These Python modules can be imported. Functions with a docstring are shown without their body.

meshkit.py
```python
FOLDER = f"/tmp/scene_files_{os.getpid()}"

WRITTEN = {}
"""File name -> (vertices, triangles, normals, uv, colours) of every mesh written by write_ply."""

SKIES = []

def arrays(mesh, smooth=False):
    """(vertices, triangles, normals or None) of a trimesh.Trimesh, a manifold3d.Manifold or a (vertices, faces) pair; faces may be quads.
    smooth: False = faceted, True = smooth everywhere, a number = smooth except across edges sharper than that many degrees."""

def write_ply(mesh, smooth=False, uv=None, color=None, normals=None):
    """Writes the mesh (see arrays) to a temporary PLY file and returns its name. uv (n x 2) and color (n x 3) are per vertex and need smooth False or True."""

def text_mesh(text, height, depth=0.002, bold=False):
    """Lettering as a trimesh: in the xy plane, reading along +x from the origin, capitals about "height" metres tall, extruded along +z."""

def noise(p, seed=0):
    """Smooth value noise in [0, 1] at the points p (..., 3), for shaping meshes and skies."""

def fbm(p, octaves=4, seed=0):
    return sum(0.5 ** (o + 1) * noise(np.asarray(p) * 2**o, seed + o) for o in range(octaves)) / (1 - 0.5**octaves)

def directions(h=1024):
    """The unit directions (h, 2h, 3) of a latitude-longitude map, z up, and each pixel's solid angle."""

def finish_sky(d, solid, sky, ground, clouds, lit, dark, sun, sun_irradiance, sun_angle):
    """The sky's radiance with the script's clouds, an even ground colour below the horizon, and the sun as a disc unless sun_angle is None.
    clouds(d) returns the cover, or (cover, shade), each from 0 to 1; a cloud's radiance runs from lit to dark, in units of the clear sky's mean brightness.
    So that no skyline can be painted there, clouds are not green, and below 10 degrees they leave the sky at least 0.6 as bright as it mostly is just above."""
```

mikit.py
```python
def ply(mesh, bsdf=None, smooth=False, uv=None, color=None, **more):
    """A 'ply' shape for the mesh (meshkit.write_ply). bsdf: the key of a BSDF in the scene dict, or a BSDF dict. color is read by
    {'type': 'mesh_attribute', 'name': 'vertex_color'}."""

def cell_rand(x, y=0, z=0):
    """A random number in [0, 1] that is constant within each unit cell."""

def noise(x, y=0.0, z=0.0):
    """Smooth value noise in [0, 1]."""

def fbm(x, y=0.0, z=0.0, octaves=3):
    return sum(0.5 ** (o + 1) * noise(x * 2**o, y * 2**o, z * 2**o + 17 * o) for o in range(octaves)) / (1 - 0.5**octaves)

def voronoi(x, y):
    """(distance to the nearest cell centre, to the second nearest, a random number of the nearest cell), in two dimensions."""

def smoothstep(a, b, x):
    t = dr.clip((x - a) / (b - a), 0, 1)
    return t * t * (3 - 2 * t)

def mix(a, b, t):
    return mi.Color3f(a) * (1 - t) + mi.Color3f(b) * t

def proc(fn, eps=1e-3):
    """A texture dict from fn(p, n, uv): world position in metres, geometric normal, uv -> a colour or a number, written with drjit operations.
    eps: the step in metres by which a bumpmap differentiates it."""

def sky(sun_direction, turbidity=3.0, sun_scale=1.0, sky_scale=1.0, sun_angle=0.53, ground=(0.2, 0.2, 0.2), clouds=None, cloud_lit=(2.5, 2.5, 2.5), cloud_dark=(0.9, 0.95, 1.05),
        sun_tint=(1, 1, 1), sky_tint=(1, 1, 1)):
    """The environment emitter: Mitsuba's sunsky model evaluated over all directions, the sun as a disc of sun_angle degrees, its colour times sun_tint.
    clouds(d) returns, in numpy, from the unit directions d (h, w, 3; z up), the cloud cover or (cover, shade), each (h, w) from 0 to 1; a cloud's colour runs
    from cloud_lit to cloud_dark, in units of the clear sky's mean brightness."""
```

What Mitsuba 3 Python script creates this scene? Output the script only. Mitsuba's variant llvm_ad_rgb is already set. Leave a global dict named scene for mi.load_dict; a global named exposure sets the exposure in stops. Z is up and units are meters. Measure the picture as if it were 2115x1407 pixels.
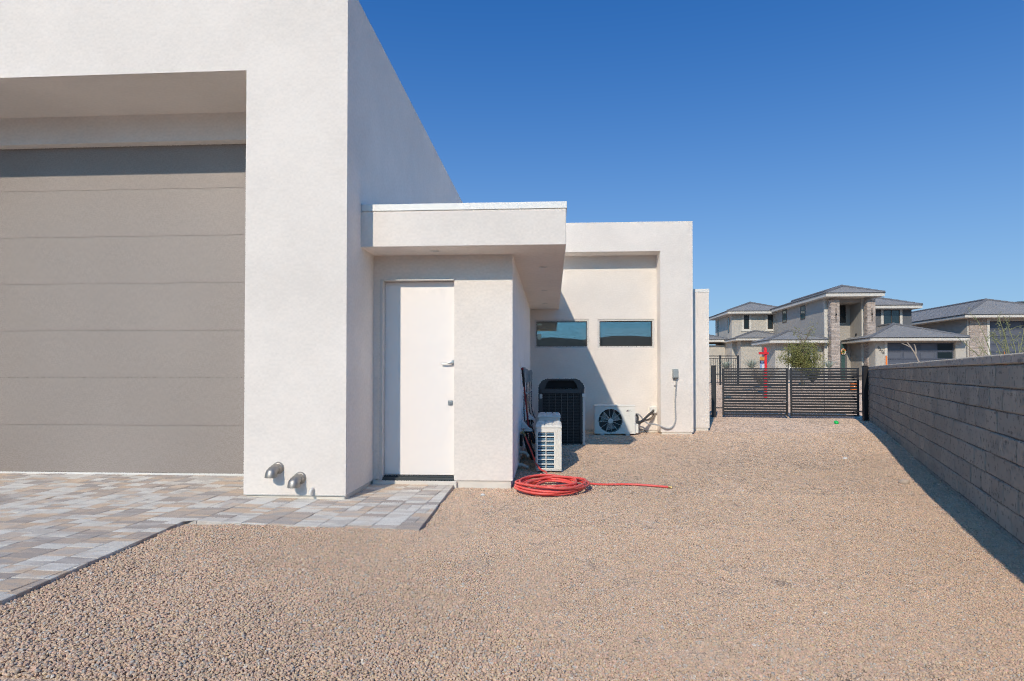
import math, random
import numpy as np
import trimesh
import drjit as dr
import mitsuba as mi
import mikit, meshkit
from mikit import proc, noise, fbm, voronoi, cell_rand, smoothstep, mix
import manifold3d as m3
from shapely.geometry import Polygon, Point, box as sbox
from shapely import affinity, prepared

T = mi.ScalarTransform4f
rng = np.random.default_rng(7)
random.seed(7)
scene, labels = {'type': 'scene'}, {}

# ------------------------------------------------------------------ camera, sky, exposure
CAM_H = 1.342
YAW, PITCH = math.radians(3.596), math.radians(0.947)
fwd = (-math.sin(YAW) * math.cos(PITCH), math.cos(YAW) * math.cos(PITCH), math.sin(PITCH))
scene['camera'] = {'type': 'perspective', 'fov_axis': 'x', 'fov': math.degrees(2 * math.atan(1057.5 / 1299.2)),
                   'principal_point_offset_y': -49.78 / 1407, 'near_clip': 0.05, 'far_clip': 5000.0,
                   'to_world': T().look_at(origin=[0, 0, CAM_H], target=[fwd[0], fwd[1], CAM_H + fwd[2]], up=[0, 0, 1])}
exposure = 1.8
def horizon_haze(d):
    return 0.95 * np.exp(-(np.degrees(np.arcsin(np.clip(d[..., 2], 0, 1))) / 13.0) ** 1.3)
scene['sky'] = mikit.sky((-0.277, -1.0, 0.597), turbidity=6, sun_scale=0.9, sun_tint=(0.865, 0.985, 1.21), sky_tint=(0.085, 0.55, 1.27), ground=(0.3, 0.26, 0.22),
                         clouds=horizon_haze, cloud_lit=(1.6, 2.45, 3.05))

# ------------------------------------------------------------------ materials
def tw(b):
    return {'type': 'twosided', 'bsdf': b}
def pr(col, rough=0.6, **k):
    c = col if isinstance(col, dict) else {'type': 'rgb', 'value': list(col)}
    return {'type': 'principled', 'base_color': c, 'roughness': rough, **k}
def bump(b, fn, scale, eps=1e-3):
    return {'type': 'bumpmap', 'arbitrary': proc(fn, eps), 'scale': scale, 'nested': b}
def mat(key, b):
    scene[key] = tw(b); return key
def lerp_col(a, b, fn):
    return proc(lambda p, n, uv: mix(a, b, fn(p)))

def stucco_bump(p, n, uv):
    return fbm(p.x * 130, p.y * 130, p.z * 130, 2) + 1.2 * fbm(p.x * 9, p.y * 9, p.z * 9, 2)
def stucco_col(a, b):
    def f(p, n, uv):
        m = fbm(p.x * 1.1 + 3, p.y * 1.1, p.z * 1.3, 4)
        s = fbm(p.x * 42, p.y * 42, p.z * 42, 2)
        t = fbm(p.x * 5, p.y * 5, p.z * 2.5, 3)
        return mix(a, b, dr.clip(0.5 + 1.25 * (m - 0.5) + 0.45 * (t - 0.5) + 1.0 * (s - 0.5), 0, 1))
    return f
mat('white_stucco', bump(pr(proc(stucco_col((0.81, 0.738, 0.665), (0.705, 0.642, 0.577))), 0.85, specular=0.2), stucco_bump, 0.0022, 2e-3))
mat('white_paint', pr((0.68, 0.655, 0.60), 0.45))
mat('door_paint', pr((0.80, 0.745, 0.70), 0.4))
mat('trim_beige', pr((0.57, 0.545, 0.51), 0.5))
mat('white_metal', pr((0.73, 0.71, 0.665), 0.4))
mat('stem_concrete', bump(pr(lerp_col((0.71, 0.665, 0.59), (0.60, 0.555, 0.49), lambda p: fbm(p.x * 8, p.y * 8, p.z * 14, 3)), 0.85), lambda p, n, uv: fbm(p.x * 60, p.y * 60, p.z * 60, 2), 0.002))
def door_bump(p, n, uv):
    return noise(p.x * 150, p.y * 150, p.z * 110) + 0.5 * noise(p.x * 330, p.y * 330, p.z * 330)
def gdoor_col(p, n, uv):
    s = noise(p.x * 95, p.y * 95, p.z * 75)
    m = fbm(p.x * 0.7, 2.0, p.z * 0.5, 3)
    return mix((0.232, 0.196, 0.173), (0.368, 0.318, 0.284), dr.clip(0.4 * m + 0.62 * s, 0, 1))
mat('garage_steel', bump(pr(proc(gdoor_col), 0.45, metallic=0.12, specular=0.45), door_bump, 0.0035, 1e-3))
mat('bronze', pr((0.07, 0.055, 0.045), 0.4))
mat('black_metal', bump(pr((0.022, 0.022, 0.025), 0.45), lambda p, n, uv: noise(p.x * 200, p.y * 200, p.z * 200), 0.0004))
mat('dark_rubber', pr((0.018, 0.018, 0.019), 0.7))
mat('nickel', pr((0.62, 0.61, 0.59), 0.28, metallic=1.0))
mat('galvanised', pr((0.40, 0.37, 0.335), 0.5, metallic=0.9))
mat('dark_void', pr((0.012, 0.012, 0.013), 0.9))
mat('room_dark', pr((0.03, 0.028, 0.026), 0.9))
scene['window_glass'] = {'type': 'thindielectric', 'int_ior': 2.5, 'ext_ior': 1.0, 'specular_reflectance': {'type': 'rgb', 'value': [0.72, 0.94, 0.97]}}
mat('sticker', pr((0.55, 0.68, 0.58), 0.5))
mat('charcoal_paint', pr((0.048, 0.049, 0.052), 0.42))
mat('strap_bronze', pr((0.10, 0.092, 0.085), 0.5))
mat('charcoal_light', pr((0.16, 0.155, 0.15), 0.4))
mat('unit_white', pr(lerp_col((0.77, 0.75, 0.69), (0.69, 0.67, 0.61), lambda p: fbm(p.x * 5, p.y * 5, p.z * 5, 3)), 0.42))
mat('unit_grey', pr((0.5, 0.5, 0.48), 0.45))
mat('coil_blue', pr((0.16, 0.30, 0.43), 0.4))
mat('fan_dark', pr((0.04, 0.05, 0.055), 0.5))
mat('logo_dark', pr((0.07, 0.02, 0.05), 0.5))
mat('logo_grey', pr((0.3, 0.32, 0.33), 0.5))
mat('red_rubber', bump(pr(lerp_col((0.84, 0.065, 0.052), (0.74, 0.17, 0.14), lambda p: fbm(p.x * 14, p.y * 14, p.z * 14, 3)), 0.42), lambda p, n, uv: noise(p.x * 300, p.y * 300, p.z * 300), 0.0003))
mat('brass', pr((0.55, 0.42, 0.2), 0.35, metallic=1.0))
mat('dark_red_paint', pr((0.23, 0.02, 0.022), 0.35))
mat('box_grey', pr((0.30, 0.325, 0.32), 0.45))
mat('conduit_grey', pr((0.36, 0.36, 0.36), 0.4))
mat('brown_cover', pr((0.26, 0.21, 0.17), 0.5))
mat('lime_green', pr((0.02, 0.55, 0.12), 0.4))
# block wall
def block_col(a, b):
    def f(p, n, uv):
        m = fbm(p.x * 3, p.y * 3, p.z * 3, 3)
        d = smoothstep(0.60, 0.74, fbm(p.x * 34, p.y * 34, p.z * 22, 3))
        return mix(mix(a, b, m), (0.08, 0.074, 0.072), 0.6 * d)
    return f
def block_bump(p, n, uv):
    f1 = fbm(p.x * 38, p.y * 38, p.z * 26, 3)
    return -smoothstep(0.56, 0.75, f1) * 1.4 + 0.7 * fbm(p.x * 110, p.y * 110, p.z * 110, 2)
BLOCK = []
for i, (a, b) in enumerate([((0.445, 0.385, 0.305), (0.368, 0.318, 0.254)), ((0.40, 0.347, 0.279), (0.33, 0.288, 0.233)), ((0.475, 0.408, 0.323), (0.392, 0.338, 0.269)), ((0.425, 0.37, 0.298), (0.354, 0.308, 0.248))]):
    BLOCK.append(mat('block_%d' % i, bump(pr(proc(block_col(a, b)), 0.9, specular=0.15), block_bump, 0.014, 2e-3)))
mat('cap_block', bump(pr(proc(block_col((0.49, 0.425, 0.345), (0.40, 0.345, 0.285))), 0.9, specular=0.15), lambda p, n, uv: fbm(p.x * 90, p.y * 90, p.z * 90, 3), 0.003))
mat('mortar', pr((0.11, 0.10, 0.094), 0.95))
# pavers
def paver_col(a, b, k):
    def f(p, n, uv):
        m = smoothstep(0.34, 0.66, fbm(p.x * 4.0 + 7 * k, p.y * 11 + 3 * k, 0.0, 3))
        g = noise(p.x * 240, p.y * 240, p.z * 240)
        return mix(a, b, m) * (0.86 + 0.28 * g)
    return f
PAV = []
for i, (a, b) in enumerate([((0.58, 0.54, 0.475), (0.46, 0.415, 0.365)), ((0.56, 0.515, 0.45), (0.53, 0.405, 0.295)), ((0.36, 0.305, 0.262), (0.44, 0.358, 0.29)), ((0.38, 0.335, 0.295), (0.51, 0.39, 0.285)), ((0.60, 0.56, 0.50), (0.53, 0.475, 0.41)), ((0.46, 0.41, 0.362), (0.35, 0.303, 0.265)), ((0.54, 0.43, 0.33), (0.46, 0.398, 0.34))]):
    PAV.append(mat('paver_%d' % i, bump(pr(proc(paver_col(a, b, i)), 0.85, specular=0.25), lambda p, n, uv: fbm(p.x * 120, p.y * 120, p.z * 120, 2), 0.002)))
mat('joint_sand', pr((0.2, 0.155, 0.12), 0.95))
# gravel
def gravel_ground(p, n, uv):
    d1, d2, r = voronoi(p.x * 62, p.y * 62)
    crack = smoothstep(0.02, 0.22, d2 - d1)
    c = mix((0.495, 0.357, 0.256), (0.653, 0.481, 0.352), r)
    pale = smoothstep(0.95, 0.98, r)
    c = mix(c, (0.62, 0.56, 0.5), pale)
    big = fbm(p.x * 0.7, p.y * 0.7, 0, 3)
    mid = fbm(p.x * 16, p.y * 16, 0, 3)
    c = c * (0.88 + 0.26 * big) * (0.66 + 0.68 * mid)
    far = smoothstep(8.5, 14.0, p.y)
    dk = smoothstep(0.60, 0.74, noise(p.x * 31, p.y * 15, 1.0)) * 0.28 + smoothstep(0.62, 0.80, noise(p.x * 13, p.y * 6.5, 2.0)) * 0.14
    lt = smoothstep(0.66, 0.80, noise(p.x * 37, p.y * 18, 5.0)) * 0.2
    c = c * (1.04 - dk + lt)
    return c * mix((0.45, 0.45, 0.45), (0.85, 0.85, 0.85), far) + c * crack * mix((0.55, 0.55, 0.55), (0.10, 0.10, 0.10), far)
def gravel_bump(p, n, uv):
    d1, d2, r = voronoi(p.x * 62, p.y * 62)
    e1, e2, q = voronoi(p.x * 23 + 5, p.y * 23)
    return ((1 - d1) * (0.5 + r) * 0.5 + 0.8 * (1 - e1) * (0.4 + q)) * (1 - 0.7 * smoothstep(9.0, 15.0, p.y))
mat('gravel_ground', bump(pr(proc(gravel_ground), 0.95, specular=0.1), gravel_bump, 0.016, 4e-3))
scene['gravel_stone'] = tw(pr({'type': 'mesh_attribute', 'name': 'vertex_color'}, 0.92, specular=0.12))
def hill_col(p, n, uv):
    return mix((0.05, 0.042, 0.035), (0.085, 0.068, 0.056), fbm(p.x * 0.02, p.y * 0.02, p.z * 0.05, 4))
mat('hill_rock', pr(proc(hill_col), 0.95))
# neighbours
mat('tan_stucco', bump(pr(proc(stucco_col((0.50, 0.455, 0.395), (0.45, 0.41, 0.355))), 0.9, specular=0.2), stucco_bump, 0.003, 4e-3))
mat('taupe_stucco', bump(pr(proc(stucco_col((0.40, 0.37, 0.335), (0.36, 0.335, 0.305))), 0.9, specular=0.2), stucco_bump, 0.003, 4e-3))
mat('slate_stucco', pr(proc(stucco_col((0.12, 0.125, 0.135), (0.10, 0.105, 0.115))), 0.85))
mat('tan_trim', pr((0.58, 0.54, 0.48), 0.7))
mat('pink_stucco', pr((0.55, 0.42, 0.35), 0.9))
def tile_col(p, n, uv):
    r = cell_rand(dr.floor(p.x * 3.0), dr.floor(p.y * 3.0), 3)
    return mix((0.20, 0.195, 0.195), (0.235, 0.23, 0.23), 0.5 * r + 0.5 * fbm(p.x * 0.6, p.y * 0.6, 0, 3))
def tile_bump(p, n, uv):
    f = p.y * 3 - dr.floor(p.y * 3)
    g = p.x * 3 - dr.floor(p.x * 3)
    return (1 - f) * 0.8 + smoothstep(0, 0.08, g)
mat('roof_tile', bump(pr(proc(tile_col), 0.8), tile_bump, 0.008, 8e-3))
mat('roof_ridge', pr((0.15, 0.15, 0.16), 0.8))
mat('dark_gutter', pr((0.06, 0.057, 0.055), 0.5))
mat('navy_door', pr((0.075, 0.085, 0.115), 0.5))
mat('navy_light', pr((0.10, 0.108, 0.135), 0.5))
scene['house_glass'] = tw(pr((0.015, 0.025, 0.03), 0.06, specular=0.9))
scene['house_glass_green'] = tw(pr((0.05, 0.1, 0.1), 0.06, specular=0.9))
STN = [mat('ledge_%d' % i, pr(c, 0.9)) for i, c in enumerate([(0.42, 0.345, 0.295), (0.35, 0.29, 0.25), (0.48, 0.40, 0.345)])]
mat('sign_red', pr((0.75, 0.025, 0.03), 0.35))
mat('sign_navy', pr((0.03, 0.04, 0.09), 0.4))
mat('sign_blue', pr((0.33, 0.40, 0.6), 0.4))
mat('sign_orange', pr((0.7, 0.33, 0.08), 0.4))
mat('safety_orange', pr((0.85, 0.2, 0.03), 0.5))
def leaf(key, c1, c2, tr=0.25):
    scene[key] = tw(pr(lerp_col(c1, c2, lambda p: noise(p.x * 7, p.y * 7, p.z * 7)), 0.6, specular=0.3))
    return key
leaf('leaf_olive', (0.15, 0.16, 0.045), (0.27, 0.26, 0.09))
leaf('leaf_dry', (0.26, 0.19, 0.12), (0.34, 0.26, 0.17))
leaf('agave_grey', (0.25, 0.29, 0.235), (0.38, 0.42, 0.35))
leaf('palo_green', (0.21, 0.225, 0.10), (0.31, 0.31, 0.16))
mat('bark', pr((0.2, 0.15, 0.11), 0.9))
mat('dead_wood', pr((0.4, 0.33, 0.27), 0.9))

# ------------------------------------------------------------------ mesh helpers
def key_for(name):
    if name not in scene: return name
    i = 1
    while '%s_%03d' % (name, i) in scene: i += 1
    return '%s_%03d' % (name, i)
thing_keys = set()
def thing(name, label, cat, group=None):
    k, i = name, 0
    while k in thing_keys:
        i += 1; k = '%s_%03d' % (name, i)
    thing_keys.add(k)
    labels[k] = {'label': label, 'category': cat}
    if group: labels[k]['group'] = group
    return k
def add(name, mesh, bsdf, parent=None, smooth=False, label=None, kind=None, **kw):
    k = key_for((parent + '__' if parent else '') + name)
    scene[k] = mikit.ply(mesh, bsdf, smooth, **kw)
    if label: labels.setdefault(k, {})['label'] = label
    if kind: labels.setdefault(k, {})['kind'] = kind
    return k
def cat(ms):
    return trimesh.util.concatenate([m if isinstance(m, trimesh.Trimesh) else tm(m) for m in ms])
def tm(m):
    if hasattr(m, 'to_mesh'):
        q = m.to_mesh(); return trimesh.Trimesh(q.vert_properties[:, :3], q.tri_verts, process=False)
    return m
def box(x0, x1, y0, y1, z0, z1, c=0.0):
    if x0 > x1: x0, x1 = x1, x0
    if y0 > y1: y0, y1 = y1, y0
    if z0 > z1: z0, z1 = z1, z0
    if c <= 0:
        b = trimesh.creation.box((x1 - x0, y1 - y0, z1 - z0)); b.apply_translation(((x0 + x1) / 2, (y0 + y1) / 2, (z0 + z1) / 2)); return b
    c = min(c, 0.45 * min(x1 - x0, y1 - y0, z1 - z0)); pts = []
    for sx, X in ((1, x0), (-1, x1)):
        for sy, Y in ((1, y0), (-1, y1)):
            for sz, Z in ((1, z0), (-1, z1)):
                pts += [(X, Y + sy * c, Z + sz * c), (X + sx * c, Y, Z + sz * c), (X + sx * c, Y + sy * c, Z)]
    return trimesh.convex.convex_hull(np.array(pts))
def mbox(x0, x1, y0, y1, z0, z1):
    return m3.Manifold.cube([x1 - x0, y1 - y0, z1 - z0]).translate([x0, y0, z0])
def tube(pts, r, sides=8, cap=True):
    p = np.asarray(pts, float); n = len(p)
    r = np.broadcast_to(np.asarray(r, float), (n,))
    t = np.gradient(p, axis=0); t /= np.linalg.norm(t, axis=1, keepdims=True) + 1e-12
    a = np.cross(t[0], [0, 0, 1.0]) if abs(t[0][2]) < 0.9 else np.cross(t[0], [1.0, 0, 0])
    a /= np.linalg.norm(a); A = [a]
    for i in range(1, n):
        a = A[-1] - t[i] * (A[-1] @ t[i]); A.append(a / (np.linalg.norm(a) + 1e-12))
    A = np.array(A); B = np.cross(t, A); g = np.arange(sides) * 2 * np.pi / sides
    v = p[:, None] + r[:, None, None] * (np.cos(g)[None, :, None] * A[:, None] + np.sin(g)[None, :, None] * B[:, None])
    i, j = np.meshgrid(np.arange(n - 1), np.arange(sides), indexing='ij')
    q = np.stack([i * sides + j, i * sides + (j + 1) % sides, (i + 1) * sides + (j + 1) % sides, (i + 1) * sides + j], -1).reshape(-1, 4)
    f = np.vstack([q[:, [0, 1, 2]], q[:, [0, 2, 3]]]); v = v.reshape(-1, 3)
    if cap:
        c0, c1 = len(v), len(v) + 1; v = np.vstack([v, p[:1], p[-1:]]); k = np.arange(sides); o = (n - 1) * sides
        f = np.vstack([f, np.stack([k * 0 + c0, (k + 1) % sides, k], 1), np.stack([k * 0 + c1, o + k, o + (k + 1) % sides], 1)])
    return trimesh.Trimesh(v, f, process=False)
def spline(pts, n=40):
    from scipy.interpolate import CubicSpline
    p = np.asarray(pts, float); s = np.r_[0, np.cumsum(np.linalg.norm(np.diff(p, axis=0), axis=1))]
    return CubicSpline(s, p)(np.linspace(0, s[-1], n))
def cyl(p0, p1, r, sides=20):
    return tube([p0, p1], r, sides)
def rotz(m, deg, at=(0, 0, 0)):
    m = m.copy(); m.apply_transform(trimesh.transformations.rotation_matrix(math.radians(deg), [0, 0, 1], at)); return m

# ------------------------------------------------------------------ levels of the ground
def sstep(a, b, x):
    t = np.clip((x - a) / (b - a), 0, 1); return t * t * (3 - 2 * t)
def gz(x, y):
    x, y = np.asarray(x, float), np.asarray(y, float)
    z = -0.018 - 0.02 * sstep(6.3, 7.6, y) + 0.123 * sstep(7.0, 14.0, y) + 0.9 * sstep(20.5, 34.0, y)
    p = np.stack([x, y, x * 0], -1)
    w = 1 - sstep(24, 40, np.abs(y - 5))
    z = z + 0.022 * sstep(4.75, 5.36, y) * (1 - sstep(5.45, 5.5, y)) * sstep(-3.45, -3.2, x) * (1 - sstep(-1.25, -0.95, x))
    z = z + 0.011 * (1 - sstep(0.0, 0.45, np.abs(x + 3.15 + 0.05 * (y - 3)))) * (1 - sstep(5.2, 5.45, y))
    return z + w * (0.03 * (meshkit.fbm(p * 0.9, 3) - 0.5) + 0.016 * (meshkit.fbm(p * 4.0, 2, seed=5) - 0.5))
def steps(*segs):
    return np.unique(np.concatenate([np.linspace(a, b, int(round((b - a) / s)) + 1) for a, b, s in segs]).round(4))
def sheet(xs, ys, zf):
    X, Y = np.meshgrid(xs, ys); Z = zf(X, Y); n, m = X.shape
    i, j = np.meshgrid(np.arange(n - 1), np.arange(m - 1), indexing='ij'); k = i * m + j
    return trimesh.Trimesh(np.stack([X, Y, Z], -1).reshape(-1, 3), np.vstack([np.stack([k, k + 1, k + m + 1], -1).reshape(-1, 3), np.stack([k, k + m + 1, k + m], -1).reshape(-1, 3)]), process=False)
xs = steps((-900, -60, 60), (-60, -8, 4), (-8, 14, 0.2), (14, 60, 4), (60, 900, 60))
ys = steps((-900, -60, 60), (-60, 0, 4), (0, 22, 0.2), (22, 60, 2), (60, 1400, 60))
add('ground', sheet(xs, ys, gz), 'gravel_ground', smooth=True, kind='structure')
# low dark hills in the distance behind the viewer (they show in the window panes)
hx, hy = np.linspace(-900, 900, 91), np.linspace(-880, -430, 24)
def hill_z(X, Y):
    p = np.stack([X / 140.0, Y / 140.0, X * 0], -1)
    return -2 + np.sin(np.clip((Y + 880) / 450, 0, 1) * np.pi) ** 0.8 * (18 + 46 * meshkit.fbm(p, 4, seed=3))
add('hills', sheet(hx, hy, hill_z), 'hill_rock', smooth=True, kind='structure')

# ------------------------------------------------------------------ driveway of pavers
PZ = 0.010
drive_poly = Polygon([(-11, 1.0), (-3.07, 1.0), (-3.294, 5.50), (-1.140, 5.395), (-1.188, 7.66), (-11, 7.95)])
PANG = math.radians(-2.6)
def pave_z(q):
    x, y = q[..., 0], q[..., 1]
    return PZ + 0.02 * np.clip(-2.2 - x, 0, 1.1) + 0.024 * np.clip((-3.1 - x) / 0.6, 0, 1) * np.clip(y - 6.4, 0, 1.4)
def build_driveway():
    bed = trimesh.creation.extrude_polygon(drive_poly.buffer(-0.012), 0.05, engine='earcut'); bed.apply_translation((0, 0, -0.055))
    add('driveway', bed, 'joint_sand', kind='structure')
    # footprint of walls standing in the paving
    solid = [sbox(-3.27, 6.62, -2.20, 9), sbox(-2.2, 7.66, -0.4, 9)]
    walls = solid[0].union(solid[1])
    o = np.array([-1.140, 5.395]); ux = np.array([math.cos(PANG), math.sin(PANG)]); uy = np.array([-ux[1], ux[0]])
    pieces = []; u = 0.0; r = np.random.default_rng(11); ci = 0
    while u > -10.2:
        w = 0.215 if ci == 0 else (0.235, 0.155, 0.235, 0.195, 0.155)[r.integers(5)]
        v = -4.6 + r.uniform(-0.1, 0.1); first = True
        if ci == 0: v = 0.0
        while v < 2.7:
            L = (0.155, 0.115, 0.155, 0.235, 0.115)[r.integers(5)]
            if ci == 0: L = (0.235, 0.155)[r.integers(2)]
            split = w > 0.2 and L > 0.2 and r.random() < 0.16
            for (a, b) in (((0, w / 2), (w / 2, w)) if split else ((0, w),)):
                pieces.append((u - b, u - a, v, v + L))
            v += L
        u -= w; ci += 1
    g = 0.0018; out = []
    pd = drive_poly
    for (a, b, c, d) in pieces:
        q = np.array([o + ux * x + uy * y for x, y in ((a + g, c + g), (b - g, c + g), (b - g, d - g), (a + g, d - g))])
        P = Polygon(q)
        if not P.intersects(pd): continue
        I = P.intersection(pd.buffer(-0.001))
        if I.area < 0.04 * P.area or I.geom_type != 'Polygon': continue
        J = I.difference(walls)
        if J.is_empty or J.area < 0.1 * I.area or J.area < 0.0006: continue
        J = max(getattr(J, 'geoms', [J]), key=lambda s: s.area)
        out.append(J)
    def piece_mesh(J, tilt, dz):
        J = J.simplify(0.002); co = np.array(J.exterior.coords)[:-1]
        if Polygon(co).exterior.is_ccw is False: co = co[::-1]
        Bf = J.buffer(-0.004, join_style=2)
        inner = np.array(Bf.exterior.coords)[:-1] if Bf.geom_type == 'Polygon' and not Bf.is_empty else np.zeros((0, 2))
        if len(inner) != len(co): inner = J.centroid.coords[0] + (co - J.centroid.coords[0]) * 0.93
        else:
            if not Polygon(inner).exterior.is_ccw: inner = inner[::-1]
            k = np.argmin(((inner - co[0]) ** 2).sum(1)); inner = np.roll(inner, -k, 0)
        n = len(co); c = co.mean(0)
        zt = lambda q: pave_z(q) + dz + (q - c) @ tilt
        v = np.vstack([np.c_[co, np.full(n, -0.05)], np.c_[co, zt(co) - 0.0035], np.c_[inner, zt(inner)]])
        f = []
        for i in range(n):
            j = (i + 1) % n
            for o_ in (0, n): f += [(o_ + i, o_ + j, o_ + n + j), (o_ + i, o_ + n + j, o_ + n + i)]
        f += [(2 * n, 2 * n + i, 2 * n + i + 1) for i in range(1, n - 1)]
        return trimesh.Trimesh(v, np.array(f), process=False)
    def seen(J):
        x, y = J.centroid.coords[0]
        X = x * math.cos(YAW) + y * math.sin(YAW); Y = -x * math.sin(YAW) + y * math.cos(YAW)
        return J.area / Y ** 3 if abs(X) / Y < 0.84 and Y > 2.8 else 0
    order = sorted(range(len(out)), key=lambda i: -seen(out[i]))
    rest = [[] for _ in PAV]; r = np.random.default_rng(3)
    wts = np.array([0.24, 0.16, 0.15, 0.12, 0.14, 0.10, 0.09])
    for rank, i in enumerate(order):
        m = piece_mesh(out[i], r.normal(0, 0.006, 2), r.normal(0, 0.0012)); k = r.choice(len(PAV), p=wts)
        if rank < 300 and seen(out[i]) > 0: add('paver', m, PAV[k], 'driveway')
        else: rest[k].append(m)
    for k, ms in enumerate(rest):
        if ms: add('paving', cat(ms), PAV[k], 'driveway', kind='stuff')
build_driveway()

# ------------------------------------------------------------------ the white house
Xg, Xo, Yg, Zo, Zp, zs = -2.186, -3.305, 6.588, 4.654, 5.60, 0.060
Ys, Xs, Yc, Zcb, Zct, Xc = 7.619, -0.472, 7.09, 2.813, 3.301, 0.166
Yw, Yf, Zft, Xf, Xfi, Zfi = 14.014, 13.527, 4.613, 2.992, 2.312, 3.984
Yd, Yh, Zdb, Zdt, YR, zs2 = 7.787, 7.642, 0.075, 4.307, 7.714, 0.134
H = thing('white_house', 'modern flat-roofed white stucco house with tall garage bay and side door', 'house')
def stucco_edge(m, seed=0):
    return m
# garage block with the recessed opening
g = mbox(-12.5, Xg, Yg, 22.0, zs, Zp)
g -= mbox(-8.2, Xo, Yg - 1, Yh, zs - 1, Zo)
g -= mbox(-8.2, Xo, Yg - 1, Yd + 0.25, zs - 1, Zdt)
add('garage_wall', tm(g), 'white_stucco', H)
s = mbox(-12.48, Xg - 0.022, Yg + 0.022, 21.9, -0.25, zs + 0.02) - mbox(-8.2, Xo + 0.02, Yg - 1, Yd + 0.2, -1, 1)
add('garage_footing', tm(s), 'stem_concrete', H)
add('weep_screed', cat([box(Xo - 0.0, Xg + 0.004, Yg - 0.004, Yg + 0.03, zs - 0.006, zs - 0.001), box(Xg - 0.03, Xg + 0.004, Yg + 0.032, Ys - 0.01, zs - 0.006, zs - 0.001)]), 'unit_grey', H)
# parapet coping line
# sectional garage door
D = H + '__garage_door'
for i in range(7):
    z0 = Zdb + 0.012 + 0.6096 * i
    add('panel', box(-8.15, Xo - 0.012, Yd, Yd + 0.045, z0 + 0.0009, min(z0 + 0.6096 - 0.0009, Zdt + 0.03), 0.0014), 'garage_steel', D)
add('bottom_seal', box(-8.15, Xo - 0.01, Yd - 0.004, Yd + 0.05, 0.062, Zdb + 0.010), 'white_metal', D)
add('backing', box(-8.18, Xo - 0.004, Yd + 0.05, Yd + 0.06, 0.02, Zdt + 0.2), 'dark_void', D)
add('door_sill', box(-8.19, Xo - 0.003, Yd - 0.03, Yd + 0.18, -0.05, 0.058), 'stem_concrete', H)
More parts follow.
